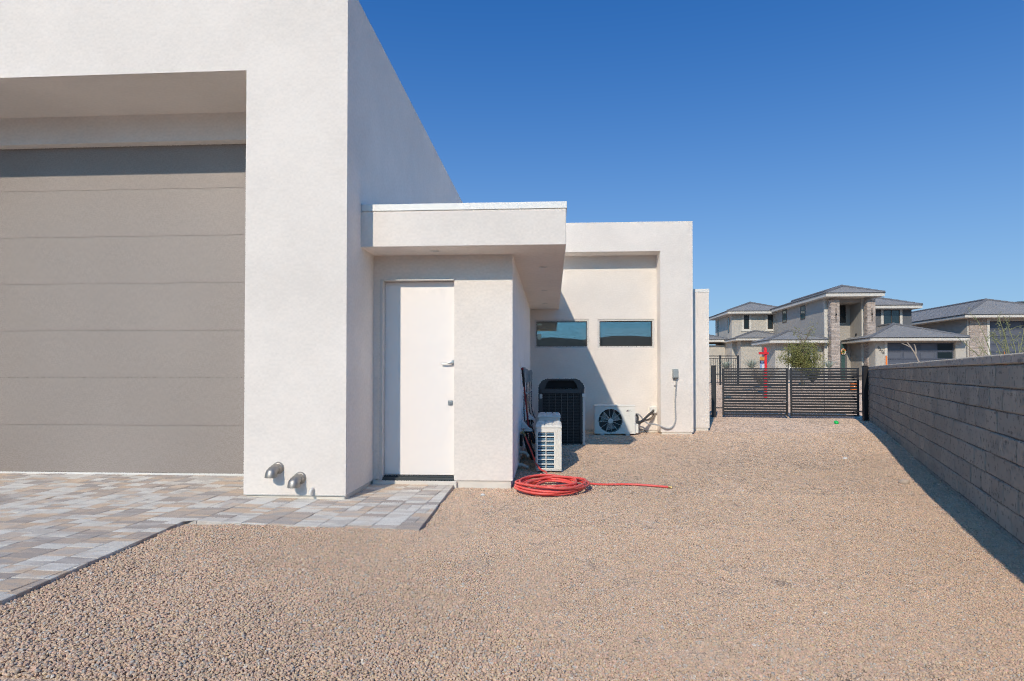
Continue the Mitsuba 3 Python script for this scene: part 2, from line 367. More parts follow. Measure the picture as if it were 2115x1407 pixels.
# entry block with door recess
XD0, XD1, ZD = -2.106, -1.187, 2.515
e = mbox(Xg - 0.3, Xs, Ys, Yw + 0.3, zs, Zcb + 0.05)
e -= mbox(XD0, XD1, Ys - 1, YR + 0.3, zs - 1, ZD)
add('entry_wall', tm(e), 'white_stucco', H)
f = mbox(Xg - 0.2, Xs - 0.022, Ys + 0.022, Yw + 0.2, -0.25, zs + 0.02) - mbox(XD0 - 0.05, XD1 + 0.02, Ys - 1, YR + 0.25, -1, 1)
add('entry_footing', tm(f), 'stem_concrete', H)
add('door_step', box(Xg + 0.002, XD1 + 0.035, Ys - 0.03, YR + 0.2, -0.2, 0.052, 0.004), 'stem_concrete', H)
add('threshold', cat([box(XD0 + 0.02, XD1 - 0.002, Ys - 0.012, YR + 0.08, 0.054, 0.085, 0.003), box(XD0 + 0.02, XD1 - 0.002, YR - 0.045, YR - 0.004, 0.087, 0.102, 0.003)]), 'fan_dark', H)
SD = H + '__side_door'
add('leaf', box(-2.068, XD1 - 0.004, YR, YR + 0.045, 0.108, 2.498, 0.002), 'door_paint', SD)
fr = mbox(XD0 + 0.001, XD1 - 0.001, Ys - 0.022, YR + 0.10, 0.06, ZD - 0.001) - mbox(XD0 + 0.036, XD1 + 1, Ys - 1, YR + 0.3, -1, ZD - 0.012)
add('door_frame', tm(fr), 'trim_beige', SD)
add('latch_plate', box(-1.232, -1.203, YR - 0.006, YR - 0.001, 1.462, 1.528, 0.002), 'nickel', SD)
lev = cat([cyl((-1.222, YR - 0.004, 1.49), (-1.222, YR - 0.052, 1.49), 0.012, 14), tube(spline([(-1.222, YR - 0.05, 1.49), (-1.25, YR - 0.056, 1.488), (-1.31, YR - 0.054, 1.484), (-1.355, YR - 0.05, 1.483)], 12), [0.013] * 4 + [0.010] * 8, 10)])
add('handle', lev, 'nickel', SD, smooth=40)
add('deadbolt_plate', box(-1.277, -1.213, YR - 0.008, YR - 0.001, 0.965, 1.029, 0.003), 'nickel', SD)
add('deadbolt', cat([cyl((-1.245, YR - 0.006, 0.997), (-1.245, YR - 0.03, 0.997), 0.021, 18), box(-1.249, -1.241, YR - 0.042, YR - 0.031, 0.98, 1.014, 0.002)]), 'nickel', SD, smooth=40)
# canopy over the side door
add('canopy', box(Xg - 0.05, Xc, Yc, Yw - 0.002, Zcb, 3.222, 0.006), 'white_stucco', H)
add('canopy_flashing', box(Xg + 0.012, Xc + 0.010, Yc - 0.010, Yw - 0.003, 3.224, Zct, 0.004), 'white_metal', H)
add('flashing_end', box(Xg + 0.001, Xg + 0.011, Yc - 0.014, Yc + 0.3, 3.205, Zct + 0.012, 0.002), 'unit_grey', H)
for (x, y) in ((-1.37, 7.35), (-0.11, 8.55), (-0.12, 10.9), (-0.13, 12.9)):
    ring = trimesh.creation.annulus(0.045, 0.062, 0.006, sections=28); ring.apply_translation((x, y, Zcb - 0.003))
    k = add('downlight', ring, 'white_paint', H, smooth=40)
    lens = trimesh.creation.cylinder(0.0445, 0.004, sections=24); lens.apply_translation((x, y, Zcb - 0.0022))
    add('lens', lens, 'trim_beige', k)
# rear wing: window wall inside a projecting frame
w = mbox(-6.0, Xf, Yf, 24.0, zs2, Zft)
w -= mbox(-1.5, Xfi, Yf - 1, Yw, zs2 - 1, Zfi)
WIN = [(-0.378, 0.834, 1.941, 2.574), (1.022, 2.262, 1.941, 2.574)]
for (a, b, c, d) in WIN: w -= mbox(a, b, Yw - 0.5, Yw + 0.26, c, d)
add('rear_wall', tm(w), 'white_stucco', H)
f = mbox(-2, Xf - 0.022, Yf + 0.022, 23.9, -0.2, zs2 + 0.02) - mbox(-3, Xfi + 0.022, Yf - 1, Yw + 0.022, -1, 1)
add('rear_footing', tm(f), 'stem_concrete', H)
for i, (a, b, c, d) in enumerate(WIN):
    k = H + '__window' + ('' if i == 0 else '_%03d' % i)
    fo = mbox(a + 0.002, b - 0.002, Yw + 0.018, Yw + 0.10, c + 0.002, d - 0.002) - mbox(a + 0.042, b - 0.042, Yw - 1, Yw + 1, c + 0.036, d - 0.036)
    add('frame', tm(fo), 'trim_beige', k)
    fi = mbox(a + 0.043, b - 0.043, Yw + 0.035, Yw + 0.11, c + 0.037, d - 0.037) - mbox(a + 0.058, b - 0.058, Yw - 1, Yw + 1, c + 0.052, d - 0.052)
    add('glazing_bead', tm(fi), 'bronze', k)
    gl = trimesh.Trimesh([(a + 0.05, Yw + 0.075, c + 0.045), (b - 0.05, Yw + 0.075, c + 0.045), (b - 0.05, Yw + 0.075, d - 0.045), (a + 0.05, Yw + 0.075, d - 0.045)], [(0, 1, 2), (0, 2, 3)], process=False)
    add('pane', gl, 'window_glass', k)
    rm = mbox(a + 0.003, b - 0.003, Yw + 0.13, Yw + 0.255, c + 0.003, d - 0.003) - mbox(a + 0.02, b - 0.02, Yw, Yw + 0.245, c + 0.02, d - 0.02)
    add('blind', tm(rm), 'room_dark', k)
    if i == 0:
        add('sticker', cat([box(a + 0.065, a + 0.15, Yw + 0.068, Yw + 0.071, 2.14, 2.26), box(a + 0.065, a + 0.15, Yw + 0.068, Yw + 0.071, 2.455, 2.49)]), 'sticker', k)
# far side wing behind the frame
Yv = 14.5
add('side_wing', tm(mbox(Xf - 0.3, 3.565, Yv, 18.7, 0.147, 3.215)), 'white_stucco', H)
add('wing_flashing', box(Xf + 0.002, 3.575, Yv - 0.01, 18.71, 3.217, 3.296, 0.004), 'white_metal', H)
add('wing_footing', box(Xf - 0.2, 3.543, Yv + 0.022, 18.6, -0.1, 0.155), 'stem_concrete', H)
# vents on the garage pier
for (x, z) in ((-2.925, 0.345), (-2.682, 0.243)):
    k = add('vent_pipe', tube(spline([(x, Yg + 0.02, z), (x - 0.002, Yg - 0.055, z), (x - 0.014, Yg - 0.095, z - 0.014), (x - 0.022, Yg - 0.115, z - 0.045), (x - 0.024, Yg - 0.118, z - 0.078)], 18), [0.050] * 10 + [0.051, 0.053, 0.057, 0.061, 0.061, 0.061, 0.062, 0.062], 28, cap=False), 'galvanised', H, smooth=50)
    add('collar', tube([(x, Yg + 0.0, z), (x, Yg - 0.012, z), (x, Yg - 0.022, z)], [0.066, 0.064, 0.052], 28), 'galvanised', k, smooth=50)
    add('band', tube([(x - 0.001, Yg - 0.052, z), (x - 0.003, Yg - 0.062, z - 0.001)], [0.0545, 0.0545], 28), 'galvanised', k, smooth=50)
add('drain_pipe', tube(spline([(-2.545, Yg + 0.02, 0.125), (-2.545, Yg - 0.03, 0.125), (-2.548, Yg - 0.05, 0.11), (-2.55, Yg - 0.055, 0.075)], 12), 0.0165, 14), 'white_paint', H, smooth=50)

# ------------------------------------------------------------------ services on the entry block's side wall
BX = [(10.15, 1.472, 0.27), (11.2, 1.455, 0.25), (12.4, 1.435, 0.24), (13.7, 1.455, 0.26)]
LB = ['nearest of four grey switch boxes on the shaded side wall', 'second grey switch box from the front on the shaded side wall', 'third grey switch box from the front on the shaded side wall', 'farthest grey switch box on the shaded side wall, at the corner']
for i, (y, zt, h) in enumerate(BX):
    t = thing('disconnect_box', LB[i], 'electrical box', 'grey switch boxes on the side wall')
    add('body', box(Xs + 0.001, Xs + 0.038, y, y + 0.17, zt - h, zt, 0.008), 'box_grey', t)
    add('cover', box(Xs + 0.039, Xs + 0.050, y + 0.012, y + 0.158, zt - h + 0.03, zt - 0.01, 0.006), 'box_grey', t)
    add('conduit', tube(spline([(Xs + 0.03, y + 0.08, zt - h + 0.01), (Xs + 0.03, y + 0.06, zt - h - 0.12), (Xs + 0.03, y - 0.02, zt - h - 0.3), (Xs + 0.045, y - 0.1, 0.62), (Xs + 0.12, y - 0.18, 0.42)], 24), 0.011, 8), 'charcoal_paint', t, smooth=60)
    add('clip', cyl((Xs + 0.005, y + 0.03, zt - h - 0.19), (Xs + 0.06, y + 0.03, zt - h - 0.19), 0.016, 10), 'white_metal', t)
for j, (y, z, lab) in enumerate(((9.75, 0.47, 'white wedge-shaped pipe hood low on the side wall beside the tap'), (11.0, 0.56, 'white wedge-shaped pipe hood on the side wall behind the red pole'))):
    t = thing('pipe_hood', lab, 'pipe hood', 'white pipe hoods on the side wall')
    p = Polygon([(0, 0), (0.17, 0), (0.0, 0.17)]); m = trimesh.creation.extrude_polygon(p, 0.22, engine='earcut')
    m.apply_transform(np.array([[1, 0, 0, Xs + 0.001], [0, 0, 1, y], [0, 1, 0, z], [0, 0, 0, 1.0]])); m.fix_normals()
    add('cover', m, 'white_metal', t)
    for dx, r, dz in ((0.05, 0.024, 0.0), (0.085, 0.016, 0.02), (0.12, 0.011, 0.0)):
        add('insulated_line', tube(spline([(Xs + dx, y + 0.1, z + 0.03), (Xs + dx + 0.01, y + 0.08, z - 0.12), (Xs + dx + 0.06, y + 0.02, z - 0.28), (Xs + dx + 0.12, y - 0.05, z - 0.40 + dz)], 18), r, 8), 'dark_rubber', t, smooth=60)
t = thing('hose_tap', 'small wall tap with red handle feeding the red hose', 'tap')
ty, tz = 9.35, 0.485
add('body', cat([cyl((Xs, ty, tz), (Xs + 0.05, ty, tz), 0.013, 12), cyl((Xs + 0.045, ty, tz + 0.02), (Xs + 0.07, ty - 0.03, tz - 0.05), 0.015, 12), cyl((Xs + 0.05, ty, tz), (Xs + 0.055, ty, tz + 0.05), 0.008, 10)]), 'brass', t, smooth=50)
add('handle', cat([box(Xs + 0.02, Xs + 0.09, ty - 0.012, ty + 0.012, tz + 0.05, tz + 0.06, 0.003), box(Xs + 0.043, Xs + 0.067, ty - 0.035, ty + 0.035, tz + 0.05, tz + 0.06, 0.003)]), 'dark_red_paint', t)
add('pipe_sleeve', cyl((Xs + 0.02, ty + 0.02, tz - 0.03), (Xs + 0.02, ty + 0.02, tz - 0.20), 0.022, 12), 'dark_rubber', t, smooth=50)
for j, (y, z, lab) in enumerate(((9.30, 0.20, 'upper white plastic elbow pipe sticking out of the side wall'), (9.05, 0.05, 'lower white plastic stub pipe just above the hose coil'))):
    t = thing('drain_elbow', lab, 'pipe')
    add('pipe', tube(spline([(Xs - 0.01, y, z), (Xs + 0.06, y - 0.01, z), (Xs + 0.11, y - 0.03, z - 0.02), (Xs + 0.13, y - 0.05, z - 0.06 if j == 0 else z - 0.02)], 12), 0.021, 12), 'white_paint', t, smooth=50)
    add('coupling', cyl((Xs + 0.002, y, z), (Xs + 0.03, y, z), 0.028, 14), 'white_paint', t, smooth=50)
add('access_plate', box(Xs + 0.0005, Xs + 0.006, 9.42, 9.58, 1.13, 1.53, 0.002), 'white_paint', H)
t = thing('red_pole', 'dark red tool handle with black grip leaning on the side wall', 'tool handle')
A0, A1 = np.array([Xs + 0.018, 9.75, 1.452]), np.array([-0.305, 9.95, -0.015])
add('shaft', tube([A1, A1 + 0.8 * (A0 - A1)], 0.014, 12), 'dark_red_paint', t, smooth=50)
add('grip', tube([A1 + 0.8 * (A0 - A1), A1 + 0.98 * (A0 - A1)], 0.0165, 12), 'dark_rubber', t, smooth=50)
e = trimesh.creation.icosphere(2, 0.022); e.apply_translation(A0 - 0.01 * (A0 - A1)); add('knob', e, 'dark_red_paint', t, smooth=True)

# pillar switch box with conduit
t = thing('pillar_switch_box', 'small grey switch box on the sunlit white pillar with conduit below', 'electrical box')
bx0, bx1, bz0, bz1 = 2.553, 2.668, 1.272, 1.468
add('body', box(bx0, bx1, Yf - 0.075, Yf - 0.001, bz0, bz1, 0.006), 'box_grey', t)
add('cover', box(bx0 + 0.006, bx1 - 0.006, Yf - 0.094, Yf - 0.0765, bz0 + 0.02, bz1 - 0.004, 0.005), 'box_grey', t)
add('bottom_hub', box(bx0 + 0.006, bx1 - 0.01, Yf - 0.07, Yf - 0.01, bz0 - 0.014, bz0 - 0.001, 0.002), 'charcoal_paint', t)
cp = spline([(2.632, Yf - 0.04, bz0 - 0.01), (2.630, Yf - 0.035, 1.12), (2.612, Yf - 0.03, 0.85), (2.615, Yf - 0.03, 0.52), (2.585, Yf - 0.035, 0.30), (2.49, Yf - 0.05, 0.215), (2.36, Yf - 0.06, 0.235), (2.22, Yf - 0.02, 0.29), (2.05, Yf + 0.05, 0.31), (1.93, Yf + 0.03, 0.42), (1.79, Yf - 0.05, 0.52)], 70)
add('conduit', tube(cp, 0.0155, 10), 'conduit_grey', t, smooth=60)
add('connector', cyl((2.632, Yf - 0.04, bz0 - 0.012), (2.632, Yf - 0.04, bz0 - 0.05), 0.02, 14), 'nickel', t, smooth=50)
add('strap', box(2.585, 2.65, Yf - 0.052, Yf - 0.002, 1.115, 1.127, 0.002), 'nickel', t)

# ------------------------------------------------------------------ outdoor units
def small_condenser(name, lab, x0, x1, y0, y1, zb, h, group):
    """mini-split body, long side along Y, fan side towards +X, louvred end towards the viewer"""
    t = thing(name, lab, 'outdoor unit', group)
    c = 0.012
    add('base', box(x0, x1, y0 + 0.004, y1, zb + 0.03, zb + 0.05, 0.004), 'unit_grey', t)
    for yy in (y0 + 0.1, y1 - 0.16):
        add('foot', box(x0 - 0.01, x1 + 0.02, yy, yy + 0.06, zb - 0.01, zb + 0.028, 0.004), 'unit_grey', t)
    # end panel with window grid
    ex1 = x1 - 0.085
    m = mbox(x0 + 0.002, ex1, y0, y0 + 0.02, zb + 0.052, zb + h - 0.045)
    nx, nz = 2, 8
    wz0, wz1 = zb + 0.07, zb + h - 0.09; cw, ch = (ex1 - x0 - 0.03) / nx, (wz1 - wz0) / nz
    for i in range(nx):
        for j in range(nz):
            m -= mbox(x0 + 0.02 + i * cw, x0 + 0.02 + (i + 1) * cw - 0.011, y0 - 1, y0 + 1, wz0 + j * ch, wz0 + (j + 1) * ch - 0.013)
    add('end_grille', tm(m), 'unit_white', t)
    fins = [box(x0 + 0.012, ex1 - 0.008, y0 + 0.03, y0 + 0.05, z, z + 0.010) for z in np.arange(zb + 0.06, zb + h - 0.07, 0.022)]
    add('coil', cat(fins), 'coil_blue', t, kind='stuff')
    add('coil_backing', box(x0 + 0.006, ex1 - 0.004, y0 + 0.055, y0 + 0.075, zb + 0.055, zb + h - 0.05), 'fan_dark', t)
    ribs = [box(ex1 + 0.004 + 0.014 * k, ex1 + 0.014 + 0.014 * k, y0 - 0.003, y0 + 0.02, zb + 0.055, zb + h - 0.05, 0.002) for k in range(5)]
    add('corner_panel', cat(ribs + [box(ex1 + 0.001, x1 - 0.002, y0 + 0.0025, y0 + 0.03, zb + 0.052, zb + h - 0.046)]), 'unit_white', t)
    # front (fan) side
    fp = mbox(x1 - 0.02, x1, y0 + 0.031, y1, zb + 0.052, zb + h - 0.046)
    hole = m3.Manifold.cylinder(1.0, 0.225, 0.225, 48).rotate([0, 90, 0]).translate([x1 - 0.5, y0 + 0.34, zb + h * 0.5])
    add('front_panel', tm(fp - hole), 'unit_white', t)
    rings = [tube(np.stack([np.full(33, x1 + 0.004), y0 + 0.34 + r * np.cos(np.linspace(0, 2 * np.pi, 33)), zb + h * 0.5 + r * np.sin(np.linspace(0, 2 * np.pi, 33))], 1), 0.003, 5, cap=False) for r in np.linspace(0.03, 0.215, 9)]
    add('fan_guard', cat(rings), 'unit_white', t, kind='stuff')
    add('fan_well', box(x1 - 0.09, x1 - 0.085, y0 + 0.08, y0 + 0.62, zb + 0.055, zb + h - 0.05), 'fan_dark', t)
    add('back_panel', box(x0 - 0.014, x0 + 0.0015, y0 + 0.021, y1, zb + 0.052, zb + h - 0.046, 0.004), 'unit_grey', t)
    add('far_end', box(x0 + 0.003, x1 - 0.021, y1 - 0.02, y1 - 0.001, zb + 0.052, zb + h - 0.046), 'unit_white', t)
    # lid with raised pads
    lid = box(x0 - 0.016, x1 + 0.006, y0 - 0.008, y1 + 0.004, zb + h - 0.045, zb + h - 0.012, 0.010)
    add('lid', lid, 'unit_white', t)
    pads = []
    for i in range(3):
        for j in range(4):
            a = x0 + 0.004 + i * (x1 - x0) / 3; b = y0 + 0.03 + j * (y1 - y0) / 4
            pads.append(box(a, a + (x1 - x0) / 3 - 0.016, b, b + (y1 - y0) / 4 - 0.03, zb + h - 0.02, zb + h, 0.009))
    for k_, pm in enumerate(pads): add('lid_pad', pm, 'unit_white', t)
    return t
small_condenser('mini_split_unit', 'white louvred outdoor unit right behind the coiled red hose', -0.211, 0.139, 8.812, 9.66, float(gz(0, 8.8)) - 0.005, 0.672, 'louvred mini split units in a row')
small_condenser('mini_split_unit', 'white outdoor unit second in row, hidden by the nearer louvred one', -0.205, 0.135, 9.86, 10.7, float(gz(0, 9.9)) + 0.02, 0.69, 'louvred mini split units in a row')

def round_unit():
    t = thing('tower_heat_pump', 'tall charcoal outdoor unit with rounded domed top against the white wall', 'outdoor unit')
    x0, x1, y0, y1, zb, zt = -0.244, 0.604, 11.66, 12.52, 0.0, 1.275
    def rr(inset, z0, z1, r=0.07):
        p = sbox(x0 + inset, y0 + inset, x1 - inset, y1 - inset).buffer(-r).buffer(r, quad_segs=6)
        m = trimesh.creation.extrude_polygon(p, z1 - z0, engine='earcut'); m.apply_translation((0, 0, z0)); return m
    add('pad', box(x0 - 0.04, x1 + 0.04, y0 - 0.03, y1 + 0.04, -0.06, 0.028, 0.008), 'stem_concrete', t)
    add('base', rr(0.004, 0.03, 0.085), 'charcoal_paint', t)
    add('coil', rr(0.045, 0.087, 1.0), 'dark_void', t)
    for cx_, sx in ((x0, 1), (x1, -1)):
        for cy_, sy in ((y0, 1), (y1, -1)):
            add('corner_post', box(cx_, cx_ + sx * 0.085, cy_, cy_ + sy * 0.085, 0.087, 1.0, 0.016), 'charcoal_paint', t)
    # vertical straps, and horizontal louvre rods as one part
    n = 6
    for k in range(1, n):
        x = x0 + 0.085 + (x1 - x0 - 0.17) * k / n
        add('strap', box(x - 0.007, x + 0.007, y0 + 0.008, y0 + 0.022, 0.09, 0.998, 0.003), 'strap_bronze', t)
        y = y0 + 0.085 + (y1 - y0 - 0.17) * k / n
        add('strap', box(x1 - 0.022, x1 - 0.008, y - 0.007, y + 0.007, 0.09, 0.998, 0.003), 'strap_bronze', t)
    rods = []
    for z in np.arange(0.10, 0.99, 0.028):
        rods += [box(x0 + 0.087, x1 - 0.087, y0 + 0.026, y0 + 0.034, z, z + 0.013), box(x1 - 0.034, x1 - 0.026, y0 + 0.087, y1 - 0.087, z, z + 0.013)]
    add('louvre', cat(rods), 'charcoal_paint', t, kind='stuff')
    add('top_band', rr(0.0, 1.002, 1.075), 'charcoal_paint', t)
    add('drain_strip', box(x1 - 0.035, x1 + 0.012, y0 - 0.035, y0 - 0.003, 0.035, 0.93, 0.008), 'white_paint', t)
    add('strip_cap', box(x1 - 0.045, x1 + 0.018, y0 - 0.045, y0 - 0.002, 0.932, 1.0, 0.008), 'white_metal', t)
    # domed top with arched ends
    prof = []
    R = 0.19
    for a in np.linspace(0, 90, 9): prof.append((x0 + R - R * math.cos(math.radians(a)), 1.077 + R * math.sin(math.radians(a))))
    for a in np.linspace(90, 0, 9): prof.append((x1 - R + R * math.cos(math.radians(a)), 1.077 + R * math.sin(math.radians(a))))
    outer = Polygon(prof)
    inner = Polygon([(x0 + 0.12, 1.085), (x0 + 0.145, 1.17), (x0 + 0.20, 1.243), (x1 - 0.20, 1.243), (x1 - 0.145, 1.17), (x1 - 0.12, 1.085)])
    front = trimesh.creation.extrude_polygon(outer.difference(inner), 0.05, engine='earcut')
    M = np.array([[1, 0, 0, 0], [0, 0, 1, 0], [0, 1, 0, 0], [0, 0, 0, 1.0]])
    def place(m, y): m = m.copy(); m.apply_transform(M); m.apply_translation((0, y, 0)); m.fix_normals(); return m
    add('dome_rim', place(front, y0 + 0.01), 'charcoal_paint', t, smooth=30)
    add('dome_rim', place(front, y1 - 0.06), 'charcoal_paint', t, smooth=30)
    body = trimesh.creation.extrude_polygon(outer.buffer(-0.022), y1 - y0 - 0.13, engine='earcut')
    add('dome', place(body, y0 + 0.065), 'dark_void', t, smooth=30)
    slats = []
    for a in np.linspace(8, 82, 7):
        for sgn, cx_ in ((-1, x0 + R), (1, x1 - R)):
            cxp = cx_ + sgn * R * math.cos(math.radians(a)); czp = 1.077 + R * math.sin(math.radians(a))
            slats.append(box(cxp - 0.009, cxp + 0.009, y0 + 0.062, y1 - 0.062, czp - 0.009, czp + 0.009, 0.003))
    for sm in slats: add('top_slat', sm, 'charcoal_paint', t)
    add('top_plate', box(x0 + R - 0.01, x1 - R + 0.01, y0 + 0.062, y1 - 0.062, 1.25, 1.269, 0.004), 'charcoal_paint', t)
    add('data_label', box(x0 + 0.025, x0 + 0.072, y0 - 0.0025, y0 - 0.0005, 0.905, 0.992), 'unit_grey', t)
round_unit()

def fan_unit():
    t = thing('fan_outdoor_unit', 'low white outdoor unit with round fan grille by the rear wall', 'outdoor unit')
    x0, x1, y0, y1, zb, h = 0.90, 1.745, 13.285, 13.60, float(gz(1.3, 13.3)) - 0.005, 0.625
    for xx in (x0 + 0.12, x1 - 0.2): add('foot', box(xx, xx + 0.08, y0 - 0.02, y1 + 0.02, zb - 0.02, zb + 0.032, 0.004), 'unit_grey', t)
    cx, cz, R = x0 + 0.33, zb + 0.305, 0.248
    f = mbox(x0, x1, y0, y0 + 0.025, zb + 0.034, zb + h - 0.02) - m3.Manifold.cylinder(2, R, R, 56).rotate([90, 0, 0]).translate([cx, y0 + 1, cz])
    add('front_panel', tm(f), 'unit_white', t)
    add('cabinet', tm(mbox(x0 + 0.002, x1 - 0.002, y0 + 0.026, y1, zb + 0.034, zb + h - 0.022) - m3.Manifold.cylinder(0.16, R - 0.004, R - 0.004, 48).rotate([90, 0, 0]).translate([cx, y0 + 0.17, cz])), 'unit_white', t)
    add('lid', box(x0 - 0.008, x1 + 0.008, y0 - 0.01, y1 + 0.006, zb + h - 0.018, zb + h + 0.004, 0.006), 'unit_white', t)
    cu = m3.Manifold.cylinder(0.004, R - 0.006, R - 0.006, 40).rotate([90, 0, 0]).translate([cx, y0 + 0.168, cz]); add('fan_well', tm(cu), 'fan_dark', t)
    for k in range(3):
        a0 = k * 2.0944 + 0.4; v = []; fcs = []
        for i, r in enumerate(np.linspace(0.05, R - 0.025, 7)):
            for s_ in (-0.5, 0.5):
                a = a0 + s_ * 1.15 + 0.3 * i / 6; v.append((cx + r * math.cos(a), y0 + 0.10 + 0.035 * s_ * 2 * (0.5 + 0.5 * i / 6), cz + r * math.sin(a)))
        for i in range(6): fcs += [(2 * i, 2 * i + 1, 2 * i + 3), (2 * i, 2 * i + 3, 2 * i + 2)]
        b = trimesh.Trimesh(np.array(v), np.array(fcs), process=False); b2 = b.copy(); b2.vertices = b2.vertices + np.array([0, 0.006, 0]); b2.invert()
        add('fan_blade', cat([b, b2]), 'unit_grey', t)
    add('fan_hub', cyl((cx, y0 + 0.13, cz), (cx, y0 + 0.07, cz), 0.05, 20), 'fan_dark', t, smooth=40)
    th = np.linspace(0, 2 * np.pi, 49)
    rings = [tube(np.stack([cx + r * np.cos(th), np.full(49, y0 - 0.012 + 0.02 * (r / R) ** 2), cz + r * np.sin(th)], 1), 0.0022, 5, cap=False) for r in np.linspace(0.062, R - 0.004, 12)]
    add('guard_ring', cat(rings), 'fan_dark', t, kind='stuff')
    for k in range(12):
        a = k * math.pi / 6 + 0.12
        add('guard_spoke', tube([(cx + 0.045 * math.cos(a), y0 - 0.014, cz + 0.045 * math.sin(a)), (cx + (R - 0.002) * math.cos(a), y0 + 0.006, cz + (R - 0.002) * math.sin(a))], 0.0042, 6), 'unit_white', t)
    add('guard_cap', cyl((cx, y0 - 0.004, cz), (cx, y0 - 0.022, cz), 0.052, 24), 'unit_white', t, smooth=40)
    # service panel outline
    px0, px1 = x0 + 0.632, x1 - 0.035
    pl = mbox(px0, px1, y0 - 0.004, y0 - 0.0005, zb + 0.06, zb + h - 0.05)
    add('service_panel', tm(pl), 'unit_white', t)
    # badge: oval outline with a dark square mark
    lx, lz = x0 + 0.712, zb + 0.515
    o = Point(0, 0).buffer(1, quad_segs=12); o = affinity.scale(o, 0.07, 0.022); ring = o.difference(o.buffer(-0.0035))
    def wallpoly(pg, d, y): 
        m = trimesh.creation.extrude_polygon(pg, d, engine='earcut'); m.apply_transform(np.array([[1, 0, 0, lx], [0, 0, -1, y], [0, 1, 0, lz], [0, 0, 0, 1.0]])); return m
    add('badge_ring', wallpoly(ring, 0.001, y0 - 0.0042), 'logo_grey', t)
    mark = sbox(-0.045, -0.019, -0.008, 0.019).difference(affinity.skew(sbox(-0.032, -0.007, -0.02, 0.008), 20))
    add('badge_mark', wallpoly(mark, 0.001, y0 - 0.0042), 'logo_dark', t)
    add('badge_mark', cat([box(lx - 0.004 + 0.013 * q, lx + 0.005 + 0.013 * q, y0 - 0.0052, y0 - 0.0042, lz - 0.006, lz + 0.008) for q in range(3)]), 'logo_grey', t)
    add('energy_label', box(lx - 0.03, lx + 0.035, y0 - 0.0052, y0 - 0.0042, lz - 0.125, lz - 0.075), 'white_paint', t)
    add('side_cover', box(x1 - 0.001, x1 + 0.075, y0 + 0.06, y1 - 0.03, zb + 0.04, zb + 0.235, 0.01), 'unit_white', t)
    add('insulated_line', tube(spline([(x1 + 0.05, y0 + 0.15, zb + 0.26), (x1 + 0.12, y0 + 0.18, zb + 0.27), (2.02, 13.62, 0.44), (2.16, 13.80, 0.53), (2.24, 14.02, 0.585)], 26), 0.026, 10), 'charcoal_paint', t, smooth=60)
    add('insulated_line', tube(spline([(x1 + 0.03, y0 + 0.12, zb + 0.42), (x1 + 0.07, y0 + 0.14, zb + 0.34), (x1 + 0.06, y0 + 0.14, zb + 0.25), (x1 + 0.12, y0 + 0.18, zb + 0.24)], 20), 0.022, 10), 'charcoal_paint', t, smooth=60)
    add('drain_line', tube(spline([(x1 + 0.06, y0 + 0.2, zb + 0.16), (2.0, 13.70, 0.36), (2.2, 13.90, 0.42), (2.27, 14.02, 0.54)], 26), 0.024, 8), 'brown_cover', t, smooth=60)
    add('power_cable', tube(spline([(x1 + 0.05, y0 + 0.1, zb + 0.12), (1.9, 13.45, 0.2), (2.02, 13.5, 0.11)], 14), 0.01, 8), 'charcoal_paint', t, smooth=60)
    add('wall_hood', box(2.15, Xfi - 0.004, Yw - 0.09, Yw - 0.001, 0.50, 0.66, 0.02), 'white_metal', t)
fan_unit()

